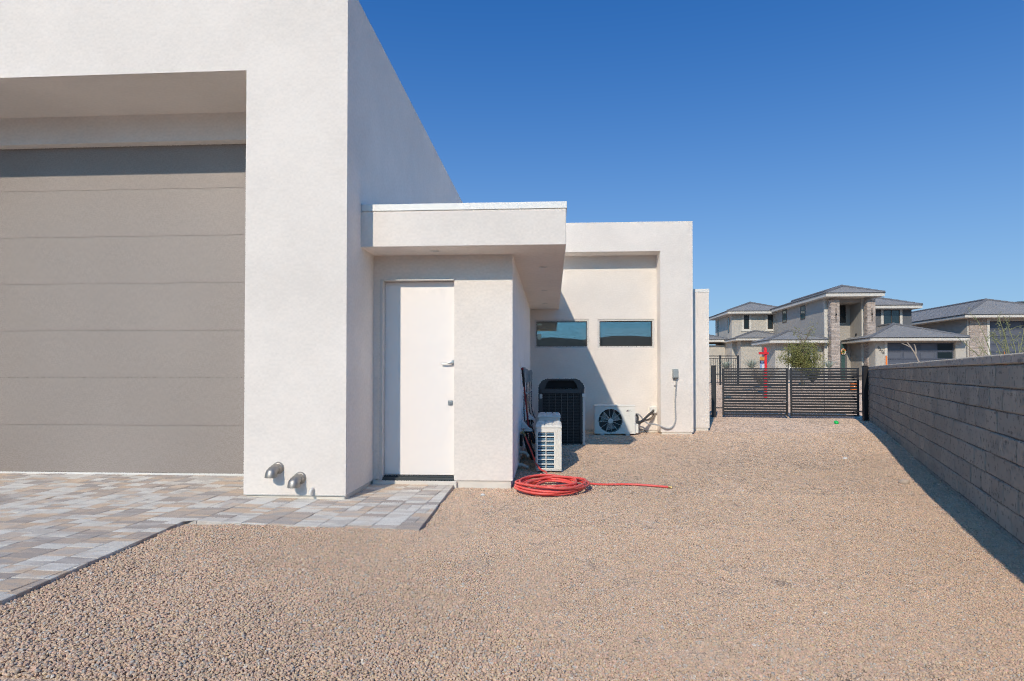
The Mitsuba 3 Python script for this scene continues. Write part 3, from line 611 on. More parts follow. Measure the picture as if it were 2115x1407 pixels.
# ------------------------------------------------------------------ red hose
def hose():
    t = thing('garden_hose', 'bright red rubber hose coiled on the gravel with loose end trailing right', 'hose')
    cx, cy = 0.03, 7.43; pts = []; r = np.random.default_rng(4)
    n = 9
    off = r.normal(0, 0.06, (n + 2, 2)) + np.linspace(-0.03, 0.03, n + 2)[:, None] * np.array([1, -0.5]); rad = r.uniform(0.29, 0.455, n + 2); tilt = r.uniform(-0.02, 0.02, (n + 2, 2))
    th = np.linspace(math.radians(100), math.radians(100) + 2 * math.pi * n, n * 40)
    for a in th:
        k = (a - th[0]) / (2 * math.pi); i = int(min(k, n - 0.001)); f_ = k - i; f_ = f_ * f_ * (3 - 2 * f_)
        R_ = rad[i] * (1 - f_) + rad[i + 1] * f_; o = off[i] * (1 - f_) + off[i + 1] * f_; tl = tilt[i] * (1 - f_) + tilt[i + 1] * f_
        x = cx + o[0] + R_ * 1.0 * math.cos(a); y = cy + o[1] + R_ * 1.10 * math.sin(a)
        z = float(gz(x, y)) + 0.030 + 0.0125 * k * 0.78 + 0.012 * math.sin(a * 2.3 + k) + abs(tl[0]) * 0.6
        x += 0.018 * math.sin(2.7 * a + 2 * k) + 0.008 * math.sin(6.1 * a); y += 0.018 * math.cos(2.3 * a + k) + 0.008 * math.cos(5.3 * a)
        pts.append((x, y, z))
    up = [(Xs + 0.085, 9.30, 0.43), (Xs + 0.12, 9.24, 0.36), (Xs + 0.20, 9.05, 0.20), (-0.16, 8.62, 0.06), (-0.06, 8.2, 0.07), (pts[0][0] - 0.0, pts[0][1] + 0.06, pts[0][2])]
    ex, ey = 0.5, 7.7
    e0 = pts[-1]
    tail_a = [(0.30, 7.82, float(gz(.3, 7.8)) + 0.07), (0.50, 7.86, float(gz(.5, 7.86)) + 0.025), (0.75, 7.90, float(gz(.75, 7.9)) + 0.022), (1.0, 7.92, float(gz(1.0, 7.92)) + 0.022), (1.2, 7.88, float(gz(1.2, 7.88)) + 0.022), (1.42, 7.79, float(gz(1.42, 7.79)) + 0.022)]
    path = np.vstack([spline(up, 40)[:-1], np.array(pts), spline([pts[-1]] + tail_a, 50)[1:]])
    # a little smoothing at the joins
    for _ in range(6): path[1:-1] = 0.25 * path[:-2] + 0.5 * path[1:-1] + 0.25 * path[2:]
    add('tubing', tube(path, 0.0128, 9), 'red_rubber', t, smooth=60)
    d = path[-1] - path[-4]; d /= np.linalg.norm(d)
    add('fitting', tube([path[-1], path[-1] + 0.03 * d, path[-1] + 0.045 * d], [0.0155, 0.0155, 0.012], 10), 'brass', t, smooth=40)
    d = path[0] - path[3]; d /= np.linalg.norm(d)
    add('fitting', tube([path[0], path[0] + 0.05 * d], [0.018, 0.018], 10), 'brass', t, smooth=40)
hose()

# ------------------------------------------------------------------ block wall on the right
def wall_xy(y): return 3.7 + 0.3953 * (y - 5.2)
WD = np.array([0.3953, 1.0]) / math.hypot(0.3953, 1.0); WN = np.array([WD[1], -WD[0]])   # away from the yard
def block_wall():
    t = thing('block_wall', 'long shaded grey block wall with capped top along the right of the yard', 'wall')
    P0 = np.array([wall_xy(0.6), 0.6]); P1 = np.array([wall_xy(18.15), 18.15]); L = np.linalg.norm(P1 - P0)
    def zt(s): y = P0[1] + s * WD[1]; return 1.52 + 0.0046 * (y - 5.2)
    def prism(s0, s1, n0, n1, z0, z1, c, jitter=None):
        m = box(s0, s1, n0, n1, z0, z1, c); v = np.array(m.vertices)
        q = P0 + np.outer(v[:, 0], WD) + np.outer(v[:, 1], WN)
        dz = 0.0046 * (v[:, 0] * WD[1] + P0[1] - 5.2)
        m = trimesh.Trimesh(np.c_[q, v[:, 2] + dz], m.faces, process=False); return m
    r = np.random.default_rng(21)
    def near(s): return P0[1] + s * WD[1] > 4.6
    top = 1.52 - 0.092; stuff = []
    for c in range(8):
        z1 = top - 0.2032 * c; s = -(c % 2) * 0.203; z0 = z1 - 0.2032
        while s < L:
            a, b = max(s, 0), min(s + 0.4064, L)
            if b - a > 0.03:
                m = prism(a + 0.0034, b - 0.0034, -0.004 + r.normal(0, 0.0036), 0.19, z0 + 0.005 + r.normal(0, 0.0012), z1 - 0.005 + r.normal(0, 0.0012), 0.008)
                if near(a) and c < 7: add('block', m, BLOCK[r.integers(4)], t)
                else: stuff.append(m)
            s += 0.4064
    add('footing_course', cat(stuff), BLOCK[1], t, kind='stuff')
    add('mortar', prism(0.004, L - 0.006, 0.009, 0.18, -0.3, top - 0.002, 0), 'mortar', t)
    s = 0; caps = []
    while s < L:
        b = min(s + 0.3048, L)
        m = prism(s + 0.0018, b - 0.0018, -0.012 + r.normal(0, 0.002), 0.215, top + 0.006, 1.52 + r.normal(0, 0.0015), 0.011)
        if near(s): add('cap', m, 'cap_block', t)
        else: caps.append(m)
        s += 0.3048
    add('capping', cat(caps), 'cap_block', t, kind='stuff')
block_wall()

# ------------------------------------------------------------------ gates
GA, GB = np.array([5.06, 19.12]), np.array([8.84, 18.66])
GD = (GB - GA) / np.linalg.norm(GB - GA); GN = np.array([-GD[1], GD[0]]); GL = np.linalg.norm(GB - GA)
def gbox(s0, s1, n0, n1, z0, z1, c=0.003):
    m = box(s0, s1, n0, n1, z0, z1, c); v = np.array(m.vertices); q = GA + np.outer(v[:, 0], GD) + np.outer(v[:, 1], GN)
    return trimesh.Trimesh(np.c_[q, v[:, 2]], m.faces, process=False)
def gate_leaf(lab, s0, s1, z0, z1, handle):
    t = thing('gate_leaf', lab, 'gate', 'leaves of the double gate')
    add('stile', gbox(s0, s0 + 0.05, -0.025, 0.025, z0, z1), 'black_metal', t); add('stile', gbox(s1 - 0.05, s1, -0.025, 0.025, z0, z1), 'black_metal', t)
    add('top_rail', gbox(s0 + 0.051, s1 - 0.051, -0.024, 0.024, z1 - 0.042, z1 - 0.001), 'black_metal', t)
    add('bottom_rail', gbox(s0 + 0.051, s1 - 0.051, -0.024, 0.024, z0 + 0.001, z0 + 0.05), 'black_metal', t)
    n = 16; zz = np.linspace(z0 + 0.072, z1 - 0.052, n + 1); p = zz[1] - zz[0]
    for i in range(n): add('slat', gbox(s0 + 0.051, s1 - 0.051, -0.008, 0.008, zz[i], zz[i] + p * 0.765, 0.002), 'black_metal', t)
    sm = (s0 + s1) / 2
    add('mid_stay', gbox(sm - 0.006, sm + 0.006, -0.013, -0.009, z0 + 0.05, z1 - 0.045, 0.001), 'black_metal', t)
    if handle: add('latch', gbox(s1 - 0.14, s1 - 0.03, -0.045, -0.027, z0 + 0.405, z0 + 0.43, 0.003), 'nickel', t)
    add('drop_rod', gbox((s1 - 0.04) if handle else (s0 + 0.02), (s1 - 0.02) if handle else (s0 + 0.04), -0.05, -0.028, z0 - 0.03, z0 + 0.30, 0.003), 'black_metal', t)
gate_leaf('left leaf of the black slatted double gate', 0.02, GL / 2 - 0.045, 0.15, 1.545, True)
gate_leaf('right leaf of the black slatted double gate, beside the block wall', GL / 2 + 0.02, GL - 0.03, 0.15, 1.545, False)
t = thing('gate_post', 'black square gate post at the left, near the white house', 'post', 'gate posts'); add('shaft', gbox(-0.29, -0.165, -0.06, 0.06, 0.0, 1.60, 0.006), 'black_metal', t); add('cap', gbox(-0.30, -0.155, -0.07, 0.07, 1.602, 1.63, 0.006), 'black_metal', t)
for z in (0.35, 1.35): add('hinge', gbox(-0.16, 0.018, -0.02, 0.02, z, z + 0.03, 0.004), 'black_metal', t)
t = thing('gate_post', 'black square gate post at the right, against the block wall', 'post', 'gate posts'); add('shaft', box(8.565, 8.685, 17.86, 17.98, 0.0, 1.575, 0.006), 'black_metal', t); add('cap', box(8.555, 8.695, 17.85, 17.99, 1.577, 1.60, 0.006), 'black_metal', t)
for z in (0.30, 0.80, 1.30): add('hinge', box(8.60, 8.65, 17.982, 18.60, z, z + 0.03, 0.004), 'black_metal', t)
t = thing('fence_panel', 'short black slatted fence panel between white house and gate post', 'fence')
add('post', gbox(-0.42, -0.36, -0.03, 0.03, 0.0, 1.70), 'black_metal', t)
n = 17
for i in range(n): add('slat', gbox(-1.6, -0.421, -0.008, 0.008, 0.14 + i * 0.0858, 0.14 + i * 0.0858 + 0.062, 0.002), 'black_metal', t)

# ------------------------------------------------------------------ loose things on the gravel
def rock(name, lab, x, y, s, bsdf, seed, catname='rock', group=None, squash=0.7):
    k = thing(name, lab, catname, group)
    m = trimesh.creation.icosphere(3, 1.0); v = np.array(m.vertices)
    v *= (0.75 + 0.5 * meshkit.fbm(v * 1.3 + seed, 3))[:, None]; v *= np.array([1, 0.8, squash]) * s
    m.vertices = v + np.array([x, y, float(gz(x, y)) + s * squash * 0.45])
    scene[k] = mikit.ply(m, bsdf, 25)
mat('pale_rock', bump(pr(lerp_col((0.52, 0.42, 0.33), (0.42, 0.33, 0.26), lambda p: fbm(p.x * 30, p.y * 30, p.z * 30, 3)), 0.9), lambda p, n, uv: fbm(p.x * 80, p.y * 80, p.z * 80, 3), 0.006))
mat('white_rock', pr((0.62, 0.6, 0.57), 0.9))
rock('rock', 'fist-sized pale tan rock near the block wall shadow', 4.42, 8.22, 0.062, 'pale_rock', 3.1)
rock('rock', 'small pale stone on the gravel before the entry block footing', -0.78, 7.13, 0.028, 'white_rock', 5.3, squash=0.6)
rock('rock', 'small whitish stone left of the wall shadow, beyond the tan rock', 4.62, 10.25, 0.035, 'white_rock', 8.3, squash=0.6)
k = thing('green_cap', 'bright green plastic lid lying on gravel before the right gate', 'lid')
m = trimesh.creation.cylinder(0.055, 0.035, sections=20); m2 = trimesh.creation.icosphere(2, 0.05); m2.apply_scale([1, 1, 0.5]); m2.apply_translation((0, 0, 0.017))
m = cat([m, m2]); m.apply_transform(trimesh.transformations.rotation_matrix(0.5, [1, 0.3, 0])); m.apply_translation((7.27, 16.6, float(gz(7.27, 16.6)) + 0.04)); scene[k] = mikit.ply(m, 'lime_green', 40)

# ------------------------------------------------------------------ gravel stones
def stones():
    r = np.random.default_rng(99)
    bld = Polygon([(-12, Yg + 0.02), (Xg - 0.02, Yg + 0.02), (Xg - 0.02, Ys + 0.02), (Xs - 0.02, Ys + 0.02), (Xs - 0.02, Yw), (Xf, Yw), (Xf, 20), (-12, 20)])
    no = None; import shapely
    nog = drive_poly.buffer(-0.004).union(bld)
    def cand(y0, y1, sp, smin, smax):
        x0, x1 = -0.90 * y1 - 0.1, 0.80 * y1 + 0.1
        xs_ = np.arange(x0, x1, sp); ys_ = np.arange(y0, y1, sp)
        X, Y = np.meshgrid(xs_, ys_); X = X.ravel() + r.uniform(-0.5, 0.5, X.size) * sp; Y = Y.ravel() + r.uniform(-0.5, 0.5, Y.size) * sp
        cx = X * math.cos(YAW) + Y * math.sin(YAW); cy = -X * math.sin(YAW) + Y * math.cos(YAW)
        ok = (np.abs(cx) / cy < 0.83) & (X < wall_xy(Y) - 0.0)
        X, Y = X[ok], Y[ok]
        ok = ~shapely.contains_xy(nog, X, Y); X, Y = X[ok], Y[ok]
        return X, Y, r.uniform(smin, smax, len(X)) * np.where(r.random(len(X)) < 0.06, 1.5, 1.0)
    parts = [cand(2.70, 4.0, 0.0104, 0.0046, 0.0084), cand(4.0, 5.6, 0.0122, 0.0052, 0.0092), cand(5.6, 7.4, 0.0175, 0.0060, 0.0104), cand(7.4, 9.4, 0.027, 0.007, 0.012), cand(9.4, 14.0, 0.042, 0.008, 0.014)]
    X, Y, S = (np.concatenate(q) for q in zip(*parts)); N = len(X)
    Z = gz(X, Y)
    LF = 0.55 + 0.75 * np.clip(1 - (X + 2.6 + 0.9 * (Y - 3)) / 3.5, 0, 1)
    S = S * (0.9 + 0.28 * (LF - 0.55) / 0.75)
    # template: ring of 5 low, ring of 5 high, apex
    a = np.arange(4) * 2 * np.pi / 4
    tpl = np.vstack([np.c_[np.cos(a), np.sin(a), np.full(4, -0.7)], np.c_[0.85 * np.cos(a + 0.7), 0.85 * np.sin(a + 0.7), np.full(4, 0.42)], [[0, 0, 0.66]]])
    k = np.arange(4); F = np.vstack([np.stack([k, (k + 1) % 4, 4 + k], 1), np.stack([(k + 1) % 4, 4 + (k + 1) % 4, 4 + k], 1), np.stack([4 + k, 4 + (k + 1) % 4, k * 0 + 8], 1)])
    V = tpl[None] * (1 + r.uniform(-0.28, 0.28, (N, 9, 3)))
    V *= np.stack([r.uniform(0.8, 1.25, N), r.uniform(0.7, 1.05, N), r.uniform(0.55, 1.05, N)], -1)[:, None] * S[:, None, None]
    th = r.uniform(0, 2 * np.pi, N); tx = r.normal(0, 0.35, N)
    c, s = np.cos(tx), np.sin(tx); y_, z_ = V[..., 1] * c[:, None] - V[..., 2] * s[:, None], V[..., 1] * s[:, None] + V[..., 2] * c[:, None]
    c, s = np.cos(th), np.sin(th); x2, y2 = V[..., 0] * c[:, None] - y_ * s[:, None], V[..., 0] * s[:, None] + y_ * c[:, None]
    V = np.stack([x2 + X[:, None], y2 + Y[:, None], z_ + (Z + r.uniform(-0.003, 0.011, N) * LF + 0.003 - 0.0035 * np.clip(0.9 - LF, 0, 1) / 0.35)[:, None]], -1)
    base = np.array([0.612, 0.441, 0.312]); v = r.uniform(0.84, 1.14, N)
    col = base[None] * v[:, None] * (1 + r.normal(0, 0.03, (N, 3)))
    p = meshkit.fbm(np.stack([X, Y, X * 0], -1) * 0.8, 3, seed=9); col *= (0.90 + 0.22 * p)[:, None]
    u = r.random(N); g = col.mean(1, keepdims=True)
    col = np.where((u < 0.07)[:, None], g * np.array([1.12, 1.0, 0.86]), col)
    col = np.where((u > 0.985)[:, None], np.array([[0.68, 0.59, 0.49]]) * v[:, None], col)
    col = np.where(((u > 0.95) & (u < 0.965))[:, None], np.array([[0.40, 0.34, 0.29]]) * v[:, None], col)
    faces = (F[None] + (np.arange(N) * 9)[:, None, None]).reshape(-1, 3)
    k = add('gravel', trimesh.Trimesh(V.reshape(-1, 3), faces, process=False), 'gravel_stone', kind='stuff', label='tan crushed gravel covering the side yard', color=np.repeat(np.clip(col, 0, 0.9), 9, 0))
    labels[k]['category'] = 'gravel'
    return N
stones()

# ------------------------------------------------------------------ neighbouring houses
def hip(parent, x0, x1, y0, y1, z, pitch=0.34, fas=0.19, tile='roof_tile', soffit=True, nm='roof'):
    """fascia board ring with soffit, hipped tile roof above, ridge caps"""
    k = add(nm, hip_mesh(x0 - 0.03, x1 + 0.03, y0 - 0.03, y1 + 0.03, z + 0.035, pitch), tile, parent)
    add('fascia', box(x0, x1, y0, y1, z - fas, z - 0.012), 'tan_trim', k)
    add('gutter', box(x0 - 0.04, x1 + 0.04, y0 - 0.04, y1 + 0.04, z - 0.010, z + 0.033), 'dark_gutter', k)
    w, d = x1 - x0, y1 - y0; h = min(w, d) / 2
    if w < d: R0, R1 = (x0 + h, y0 + h), (x0 + h, y1 - h)
    else: R0, R1 = (x0 + h, y0 + h), (x1 - h, y0 + h)
    zr = z + 0.035 + pitch * (h + 0.03)
    for a, b, za in (((x0, y0), R0, z), ((x1, y0), (R0 if w < d else R1), z), (R0, R1, zr)):
        if abs(a[0] - b[0]) + abs(a[1] - b[1]) < 0.2: continue
        n = max(3, int(math.hypot(a[0] - b[0], a[1] - b[1]) / 0.42)); ms = []
        for i in range(n):
            t0, t1 = i / n, (i + 1.1) / n; z0, z1 = za + (zr - za) * t0, za + (zr - za) * t1
            ms.append(tube([(a[0] + (b[0] - a[0]) * t0, a[1] + (b[1] - a[1]) * t0, z0 + 0.045), (a[0] + (b[0] - a[0]) * t1, a[1] + (b[1] - a[1]) * t1, z1 + 0.03)], [0.105, 0.09], 6))
        add('ridge_cap', cat(ms), 'roof_ridge', k, kind='stuff')
    return k
def hip_mesh(x0, x1, y0, y1, z, pitch):
    """stepped courses of flat tiles on the four slopes"""
    w, d = x1 - x0, y1 - y0; h = min(w, d) / 2; n = max(4, int(h / 0.33)); ms = []
    for i in range(n):
        a, b = h * i / n, h * (i + 1) / n + 0.02
        za, zb = z + pitch * a, z + pitch * b - 0.002
        b_ = min(b, h - 0.001); up = 0.028
        lo = np.array([(x0 + a, y0 + a), (x1 - a, y0 + a), (x1 - a, y1 - a), (x0 + a, y1 - a)]); hi = np.array([(x0 + b_, y0 + b_), (x1 - b_, y0 + b_), (x1 - b_, y1 - b_), (x0 + b_, y1 - b_)])
        v = np.vstack([np.c_[lo, np.full(4, za - 0.01)], np.c_[lo, np.full(4, za + up)], np.c_[hi, np.full(4, zb + 0.004)]]); f = []
        for j in range(4):
            q = (j + 1) % 4
            for o in (0, 4): f += [(o + j, o + q, o + 4 + q), (o + j, o + 4 + q, o + 4 + j)]
        ms.append(trimesh.Trimesh(v, np.array(f), process=False))
    return cat(ms)
def win_front(parent, x0, x1, z0, z1, y, trim=0.0, trim_b=None, glass='house_glass', slider=False):
    """window in a wall that faces the viewer (plane y)"""
    k = add('window', tm(mbox(x0, x1, y - 0.03, y - 0.002, z0, z1) - mbox(x0 + 0.05, x1 - 0.05, y - 1, y + 1, z0 + 0.05, z1 - 0.05)), 'bronze', parent)
    add('pane', box(x0 + 0.045, x1 - 0.045, y - 0.012, y - 0.004, z0 + 0.045, z1 - 0.045), glass, k)
    if slider: add('mullion', box((x0 + x1) / 2 - 0.03, (x0 + x1) / 2 + 0.03, y - 0.034, y - 0.013, z0 + 0.05, z1 - 0.05), 'bronze', k)
    if trim > 0:
        add('trim', tm(mbox(x0 - trim, x1 + trim, y - 0.06, y - 0.001, z0 - trim, z1 + trim) - mbox(x0 - 0.001, x1 + 0.001, y - 1, y + 1, z0 - 0.001, z1 + 0.001)), trim_b or 'tan_trim', k)
    return k
def win_side(parent, y0, y1, z0, z1, x, glass='house_glass_green'):
    k = add('window', tm(mbox(x - 0.03, x - 0.002, y0, y1, z0, z1) - mbox(x - 1, x + 1, y0 + 0.06, y1 - 0.06, z0 + 0.06, z1 - 0.06)), 'bronze', parent)
    add('pane', box(x - 0.012, x - 0.004, y0 + 0.055, y1 - 0.055, z0 + 0.055, z1 - 0.055), glass, k)
def ledgestone(parent, nm, x0, x1, y0, y1, z0, z1, seed):
    """core with stacked ledge stones on the front and left faces"""
    k = add(nm, box(x0 + 0.03, x1 - 0.03, y0 + 0.03, y1 - 0.03, z0, z1), 'mortar', parent)
    r = np.random.default_rng(seed); ms = [[], [], []]; z = z0
    while z < z1 - 0.02:
        h = min(r.uniform(0.06, 0.11), z1 - z)
        for face in (0, 1):
            a, b = (x0, x1) if face == 0 else (y0 + 0.032, y1)
            s = a
            while s < b - 0.01:
                w = min(r.uniform(0.14, 0.42), b - s); e = r.uniform(0.0, 0.035)
                if b - s - w < 0.06: w = b - s
                if face == 0: m = box(s + 0.003, s + w - 0.003, y0 - e, y0 + 0.031, z + 0.004, z + h - 0.003)
                else: m = box(x0 - e, x0 + 0.031, s + 0.003, s + w - 0.003, z + 0.004, z + h - 0.003)
                ms[r.integers(3)].append(m); s += w
        z += h
    for i in range(3): add('stone', cat(ms[i]), STN[i], k, kind='stuff')
def panel_door(parent, x0, x1, z0, z1, y, rows, cols, windows=()):
    k = add('garage_door', box(x0, x1, y, y + 0.05, z0, z1), 'navy_door', parent)
    ph = (z1 - z0) / rows; pw = (x1 - x0) / cols
    for i in range(rows):
        for j in range(cols):
            a, b, c, d = x0 + j * pw + 0.07, x0 + (j + 1) * pw - 0.07, z0 + i * ph + 0.07, z0 + (i + 1) * ph - 0.07
            if (i, j) in windows: add('window_lite', box(a, b, y - 0.02, y - 0.001, c, d, 0.004), 'house_glass', k)
            else:
                q = mbox(a, b, y - 0.024, y - 0.001, c, d) - mbox(a + 0.035, b - 0.035, y - 1, y - 0.006, c + 0.035, d - 0.035)
                add('panel', tm(q), 'navy_light', k)
        if i: add('section_joint', box(x0, x1, y - 0.004, y - 0.001, z0 + i * ph - 0.008, z0 + i * ph + 0.008), 'dark_void', k)
    return k
GR = 0.72
def house_a():
    t = thing('tower_house', 'taupe two-storey neighbour house with stone entry columns and grey tile roofs', 'house')
    # upper left wing
    add('wall', tm(mbox(14.88, 18.6, 53.0, 58.2, GR, 6.45)), 'tan_stucco', t)
    hip(t, 14.32, 19.6, 52.2, 58.8, 6.54, 0.34)
    for a in (15.85, 17.77):
        win_front(t, a, a + 0.43, 5.13, 6.28, 53.0)
        add('sill', box(a - 0.24, a + 0.68, 52.9, 52.998, 4.93, 5.02, 0.01), 'tan_trim', t)
        add('surround', tm(mbox(a - 0.16, a + 0.59, 52.955, 52.999, 5.021, 6.34) - mbox(a - 0.002, a + 0.432, 52, 54, 5.128, 6.282)), 'tan_trim', t)
    win_side(t, 53.7, 54.1, 4.9, 6.2, 14.88); win_side(t, 57.0, 57.4, 4.8, 6.2, 14.88)
    # tower block with entry niche
    w = mbox(18.224, 21.3, 43.3, 54.0, GR, 6.47) - mbox(18.60, 20.62, 42, 44.85, GR - 1, 6.2)
    add('wall', tm(w), 'taupe_stucco', t)
    add('corner_pier', box(18.20, 18.50, 43.21, 43.298, GR, 6.46), 'tan_trim', t)
    add('corner_pier', box(20.63, 20.80, 43.21, 43.298, GR, 6.46), 'tan_trim', t)
    hip(t, 17.81, 21.5, 42.0, 54.6, 6.66, 0.34, 0.21)
    win_side(t, 50.0, 50.85, 5.44, 6.45, 18.224); win_side(t, 46.4, 47.25, 5.38, 6.38, 18.224)
    win_front(t, 19.95, 20.33, 4.95, 6.15, 44.85)
    k = add('front_door', box(19.9, 20.36, 44.80, 44.845, GR + 0.05, 3.66), 'slate_stucco', t)
    add('door_glass', box(19.98, 20.22, 44.785, 44.799, GR + 0.2, 3.5), 'house_glass_green', k)
    wr = trimesh.creation.torus(0.11, 0.06, 20, 8); wr.apply_transform(trimesh.transformations.rotation_matrix(math.pi / 2, [1, 0, 0])); wr.apply_translation((20.08, 44.72, 2.95))
    r = np.random.default_rng(5); fl = []
    for i in range(46):
        a = r.uniform(0, 6.28); b = trimesh.creation.icosphere(1, r.uniform(0.02, 0.04)); b.apply_translation((20.08 + 0.14 * math.cos(a), 44.66 + r.uniform(0, 0.03), 2.95 + 0.19 * math.sin(a))); fl.append(b)
    wk = thing('door_wreath', 'small red and white flower wreath hanging on the neighbour front door', 'wreath')
    add('ring', wr, 'leaf_olive', wk, smooth=True); add('white_flower', cat(fl[:26]), 'white_paint', wk, kind='stuff'); add('red_flower', cat(fl[26:]), 'safety_orange', wk, kind='stuff')
    ledgestone(t, 'stone_column', 18.38, 18.92, 42.60, 43.02, GR, 6.3, 31)
    ledgestone(t, 'stone_column', 20.68, 21.20, 42.60, 43.02, GR, 6.3, 32)
    for x in (18.66, 20.95):
        add('wall_lamp', cat([box(x - 0.012, x + 0.012, 42.50, 42.53, 4.85, 5.75), trimesh.creation.icosphere(2, 0.05, ).apply_translation((x, 42.5, 5.32))]), 'dark_void', t)
    add('wall_lamp', box(20.56, 20.615, 43.9, 44.0, 4.0, 4.16, 0.01), 'dark_void', t)
    # right upper wing
    add('wall', box(21.3, 25.25, 45.8, 54.0, GR, 6.0), 'slate_stucco', t)
    hip(t, 21.45, 25.53, 45.0, 54.6, 6.16, 0.34, 0.2)
    win_front(t, 23.32, 24.43, 4.87, 5.93, 45.8, 0.17, slider=True)
    # front garage beside the right column
    add('wall', tm(mbox(20.73, 26.3, 41.7, 45.78, GR, 3.60) - mbox(21.45, 25.66, 41, 41.95, GR - 1, 3.42)), 'tan_stucco', t)
    hip(t, 20.04, 26.03, 40.9, 49.0, 3.68, 0.34, 0.18)
    panel_door(t, 21.46, 25.65, GR, 3.41, 41.9, 5, 4, windows=((4, 3), (3, 3), (2, 3), (1, 3), (0, 3)))
    add('door_trim', box(21.28, 21.447, 41.64, 41.698, GR, 3.5), 'tan_trim', t)
    for i, ch in enumerate('9278'):
        m = meshkit.text_mesh(ch, 0.16, 0.015, bold=True); m.apply_transform(np.array([[1, 0, 0, 20.85 + 0.095 * i], [0, 0, -1, 41.697], [0, 1, 0, 3.0 - 0.105 * i], [0, 0, 0, 1.0]]))
        add('house_number', m, 'dark_gutter', t)
    # lower left roofs
    add('wall', box(15.25, 18.2, 51.8, 52.99, GR, 4.1), 'tan_stucco', t)
    hip(t, 14.64, 19.0, 51.0, 55.0, 4.27, 0.3, 0.17)
    add('wall', box(15.04, 15.87, 43.4, 46.1, GR, 3.48), 'tan_stucco', t)
    add('wall', box(15.871, 17.83, 43.9, 46.1, GR, 3.48), 'slate_stucco', t)
    add('wall', box(17.831, 18.223, 43.6, 46.1, GR, 3.48), 'tan_stucco', t)
    hip(t, 14.42, 18.20, 42.6, 46.4, 3.66, 0.34, 0.19)
    win_front(t, 16.25, 17.55, 1.85, 3.1, 43.9, 0.14, 'white_paint')
    add('wall', box(9.5, 14.87, 55.0, 58.0, GR, 3.9), 'tan_stucco', t)
    hip(t, 9.0, 14.90, 54.3, 58.6, 4.35, 0.3, 0.2)
house_a()
def house_b():
    t = thing('tall_garage_house', 'tan neighbour house with tall navy garage door and stone pier, far right', 'house')
    g = mbox(29.42, 38.0, 46.5, 64, GR, 5.4) - mbox(30.90, 35.8, 46, 46.8, GR - 1, 5.17)
    add('wall', tm(g), 'tan_stucco', t)
    add('door_trim', box(30.72, 30.897, 46.40, 46.498, GR, 5.30), 'tan_trim', t)
    ledgestone(t, 'stone_pier', 29.54, 30.70, 46.44, 46.54, GR, 5.28, 41)
    panel_door(t, 30.91, 35.79, GR, 5.16, 46.75, 8, 4)
    hip(t, 28.72, 37.2, 45.6, 64.6, 5.54, 0.34, 0.19)
    add('roof_vent', cat([box(36.8, 37.3, 52.0, 52.4, 6.0, 7.0, 0.02), box(36.72, 37.38, 51.92, 52.48, 7.001, 7.15, 0.02)]), 'dark_gutter', t)
house_b()
t = thing('distant_house', 'distant pinkish house showing in the gap beside the white wing', 'house')
add('wall', box(25.8, 31.0, 90, 98, 0.7, 6.35), 'pink_stucco', t); add('roof', box(25.4, 31.4, 89.4, 98.6, 6.352, 6.65, 0.05), 'tan_trim', t); add('porch_roof', box(25.5, 31.2, 87.5, 89.98, 4.6, 4.85, 0.03), 'brown_cover', t); add('window', box(26.2, 27.6, 89.9, 89.99, 2.6, 3.9), 'house_glass', t)
# black railing before the neighbour's left side
t = thing('picket_fence', 'black metal picket fence left of the agave, before the neighbour house', 'fence')
fy = 31.0
for (a, b) in ((6.5, 8.10), (8.19, 8.93)):
    add('rail', box(a, b, fy - 0.015, fy + 0.015, 2.24, 2.28), 'black_metal', t); add('rail', box(a, b, fy - 0.015, fy + 0.015, 2.13, 2.16), 'black_metal', t); add('rail', box(a, b, fy - 0.015, fy + 0.015, 0.95, 0.98), 'black_metal', t)
    for x in np.arange(a + 0.05, b - 0.03, 0.105): add('picket', box(x - 0.009, x + 0.009, fy - 0.009, fy + 0.009, 0.981, 2.129), 'black_metal', t)
for x in (8.145, 8.985): add('post', box(x - 0.04, x + 0.04, fy - 0.04, fy + 0.04, 0.7, 2.30), 'black_metal', t)

# ------------------------------------------------------------------ sign post
t = thing('sign_post', 'bright red post with arm and small hanging sign board behind the gate', 'sign')
sx, sy = 8.62, 26.0; g0 = float(gz(sx, sy))
add('post', cat([box(sx - 0.055, sx + 0.055, sy - 0.055, sy + 0.055, g0, 2.40, 0.01), trimesh.creation.icosphere(2, 0.055).apply_translation((sx, sy, 2.41))]), 'sign_red', t)
ar = box(-0.36, 0.13, -0.035, 0.035, 2.17, 2.26, 0.008); ar = rotz(ar, 28); ar.apply_translation((sx, sy - 0.07, 0)); add('arm', ar, 'sign_red', t)
bd = [('sign_orange', 1.93, 2.07), ('sign_navy', 1.80, 1.929), ('sign_blue', 1.55, 1.799)]
for b_, z0, z1 in bd:
    m = rotz(box(-0.31, -0.085, -0.012, 0.012, z0, z1), 28); m.apply_translation((sx, sy - 0.06, 0)); add('board', m, b_, t)
m = rotz(box(-0.22, -0.10, -0.016, -0.0125, 1.58, 1.77), 28); m.apply_translation((sx, sy - 0.06, 0)); add('board_picture', m, 'white_metal', t)
m = rotz(cat([box(-0.28, -0.13, -0.016, -0.0125, 1.88, 1.90), box(-0.26, -0.15, -0.016, -0.0125, 1.835, 1.855)]), 28); m.apply_translation((sx, sy - 0.06, 0)); add('board_lettering', m, 'sign_blue', t)

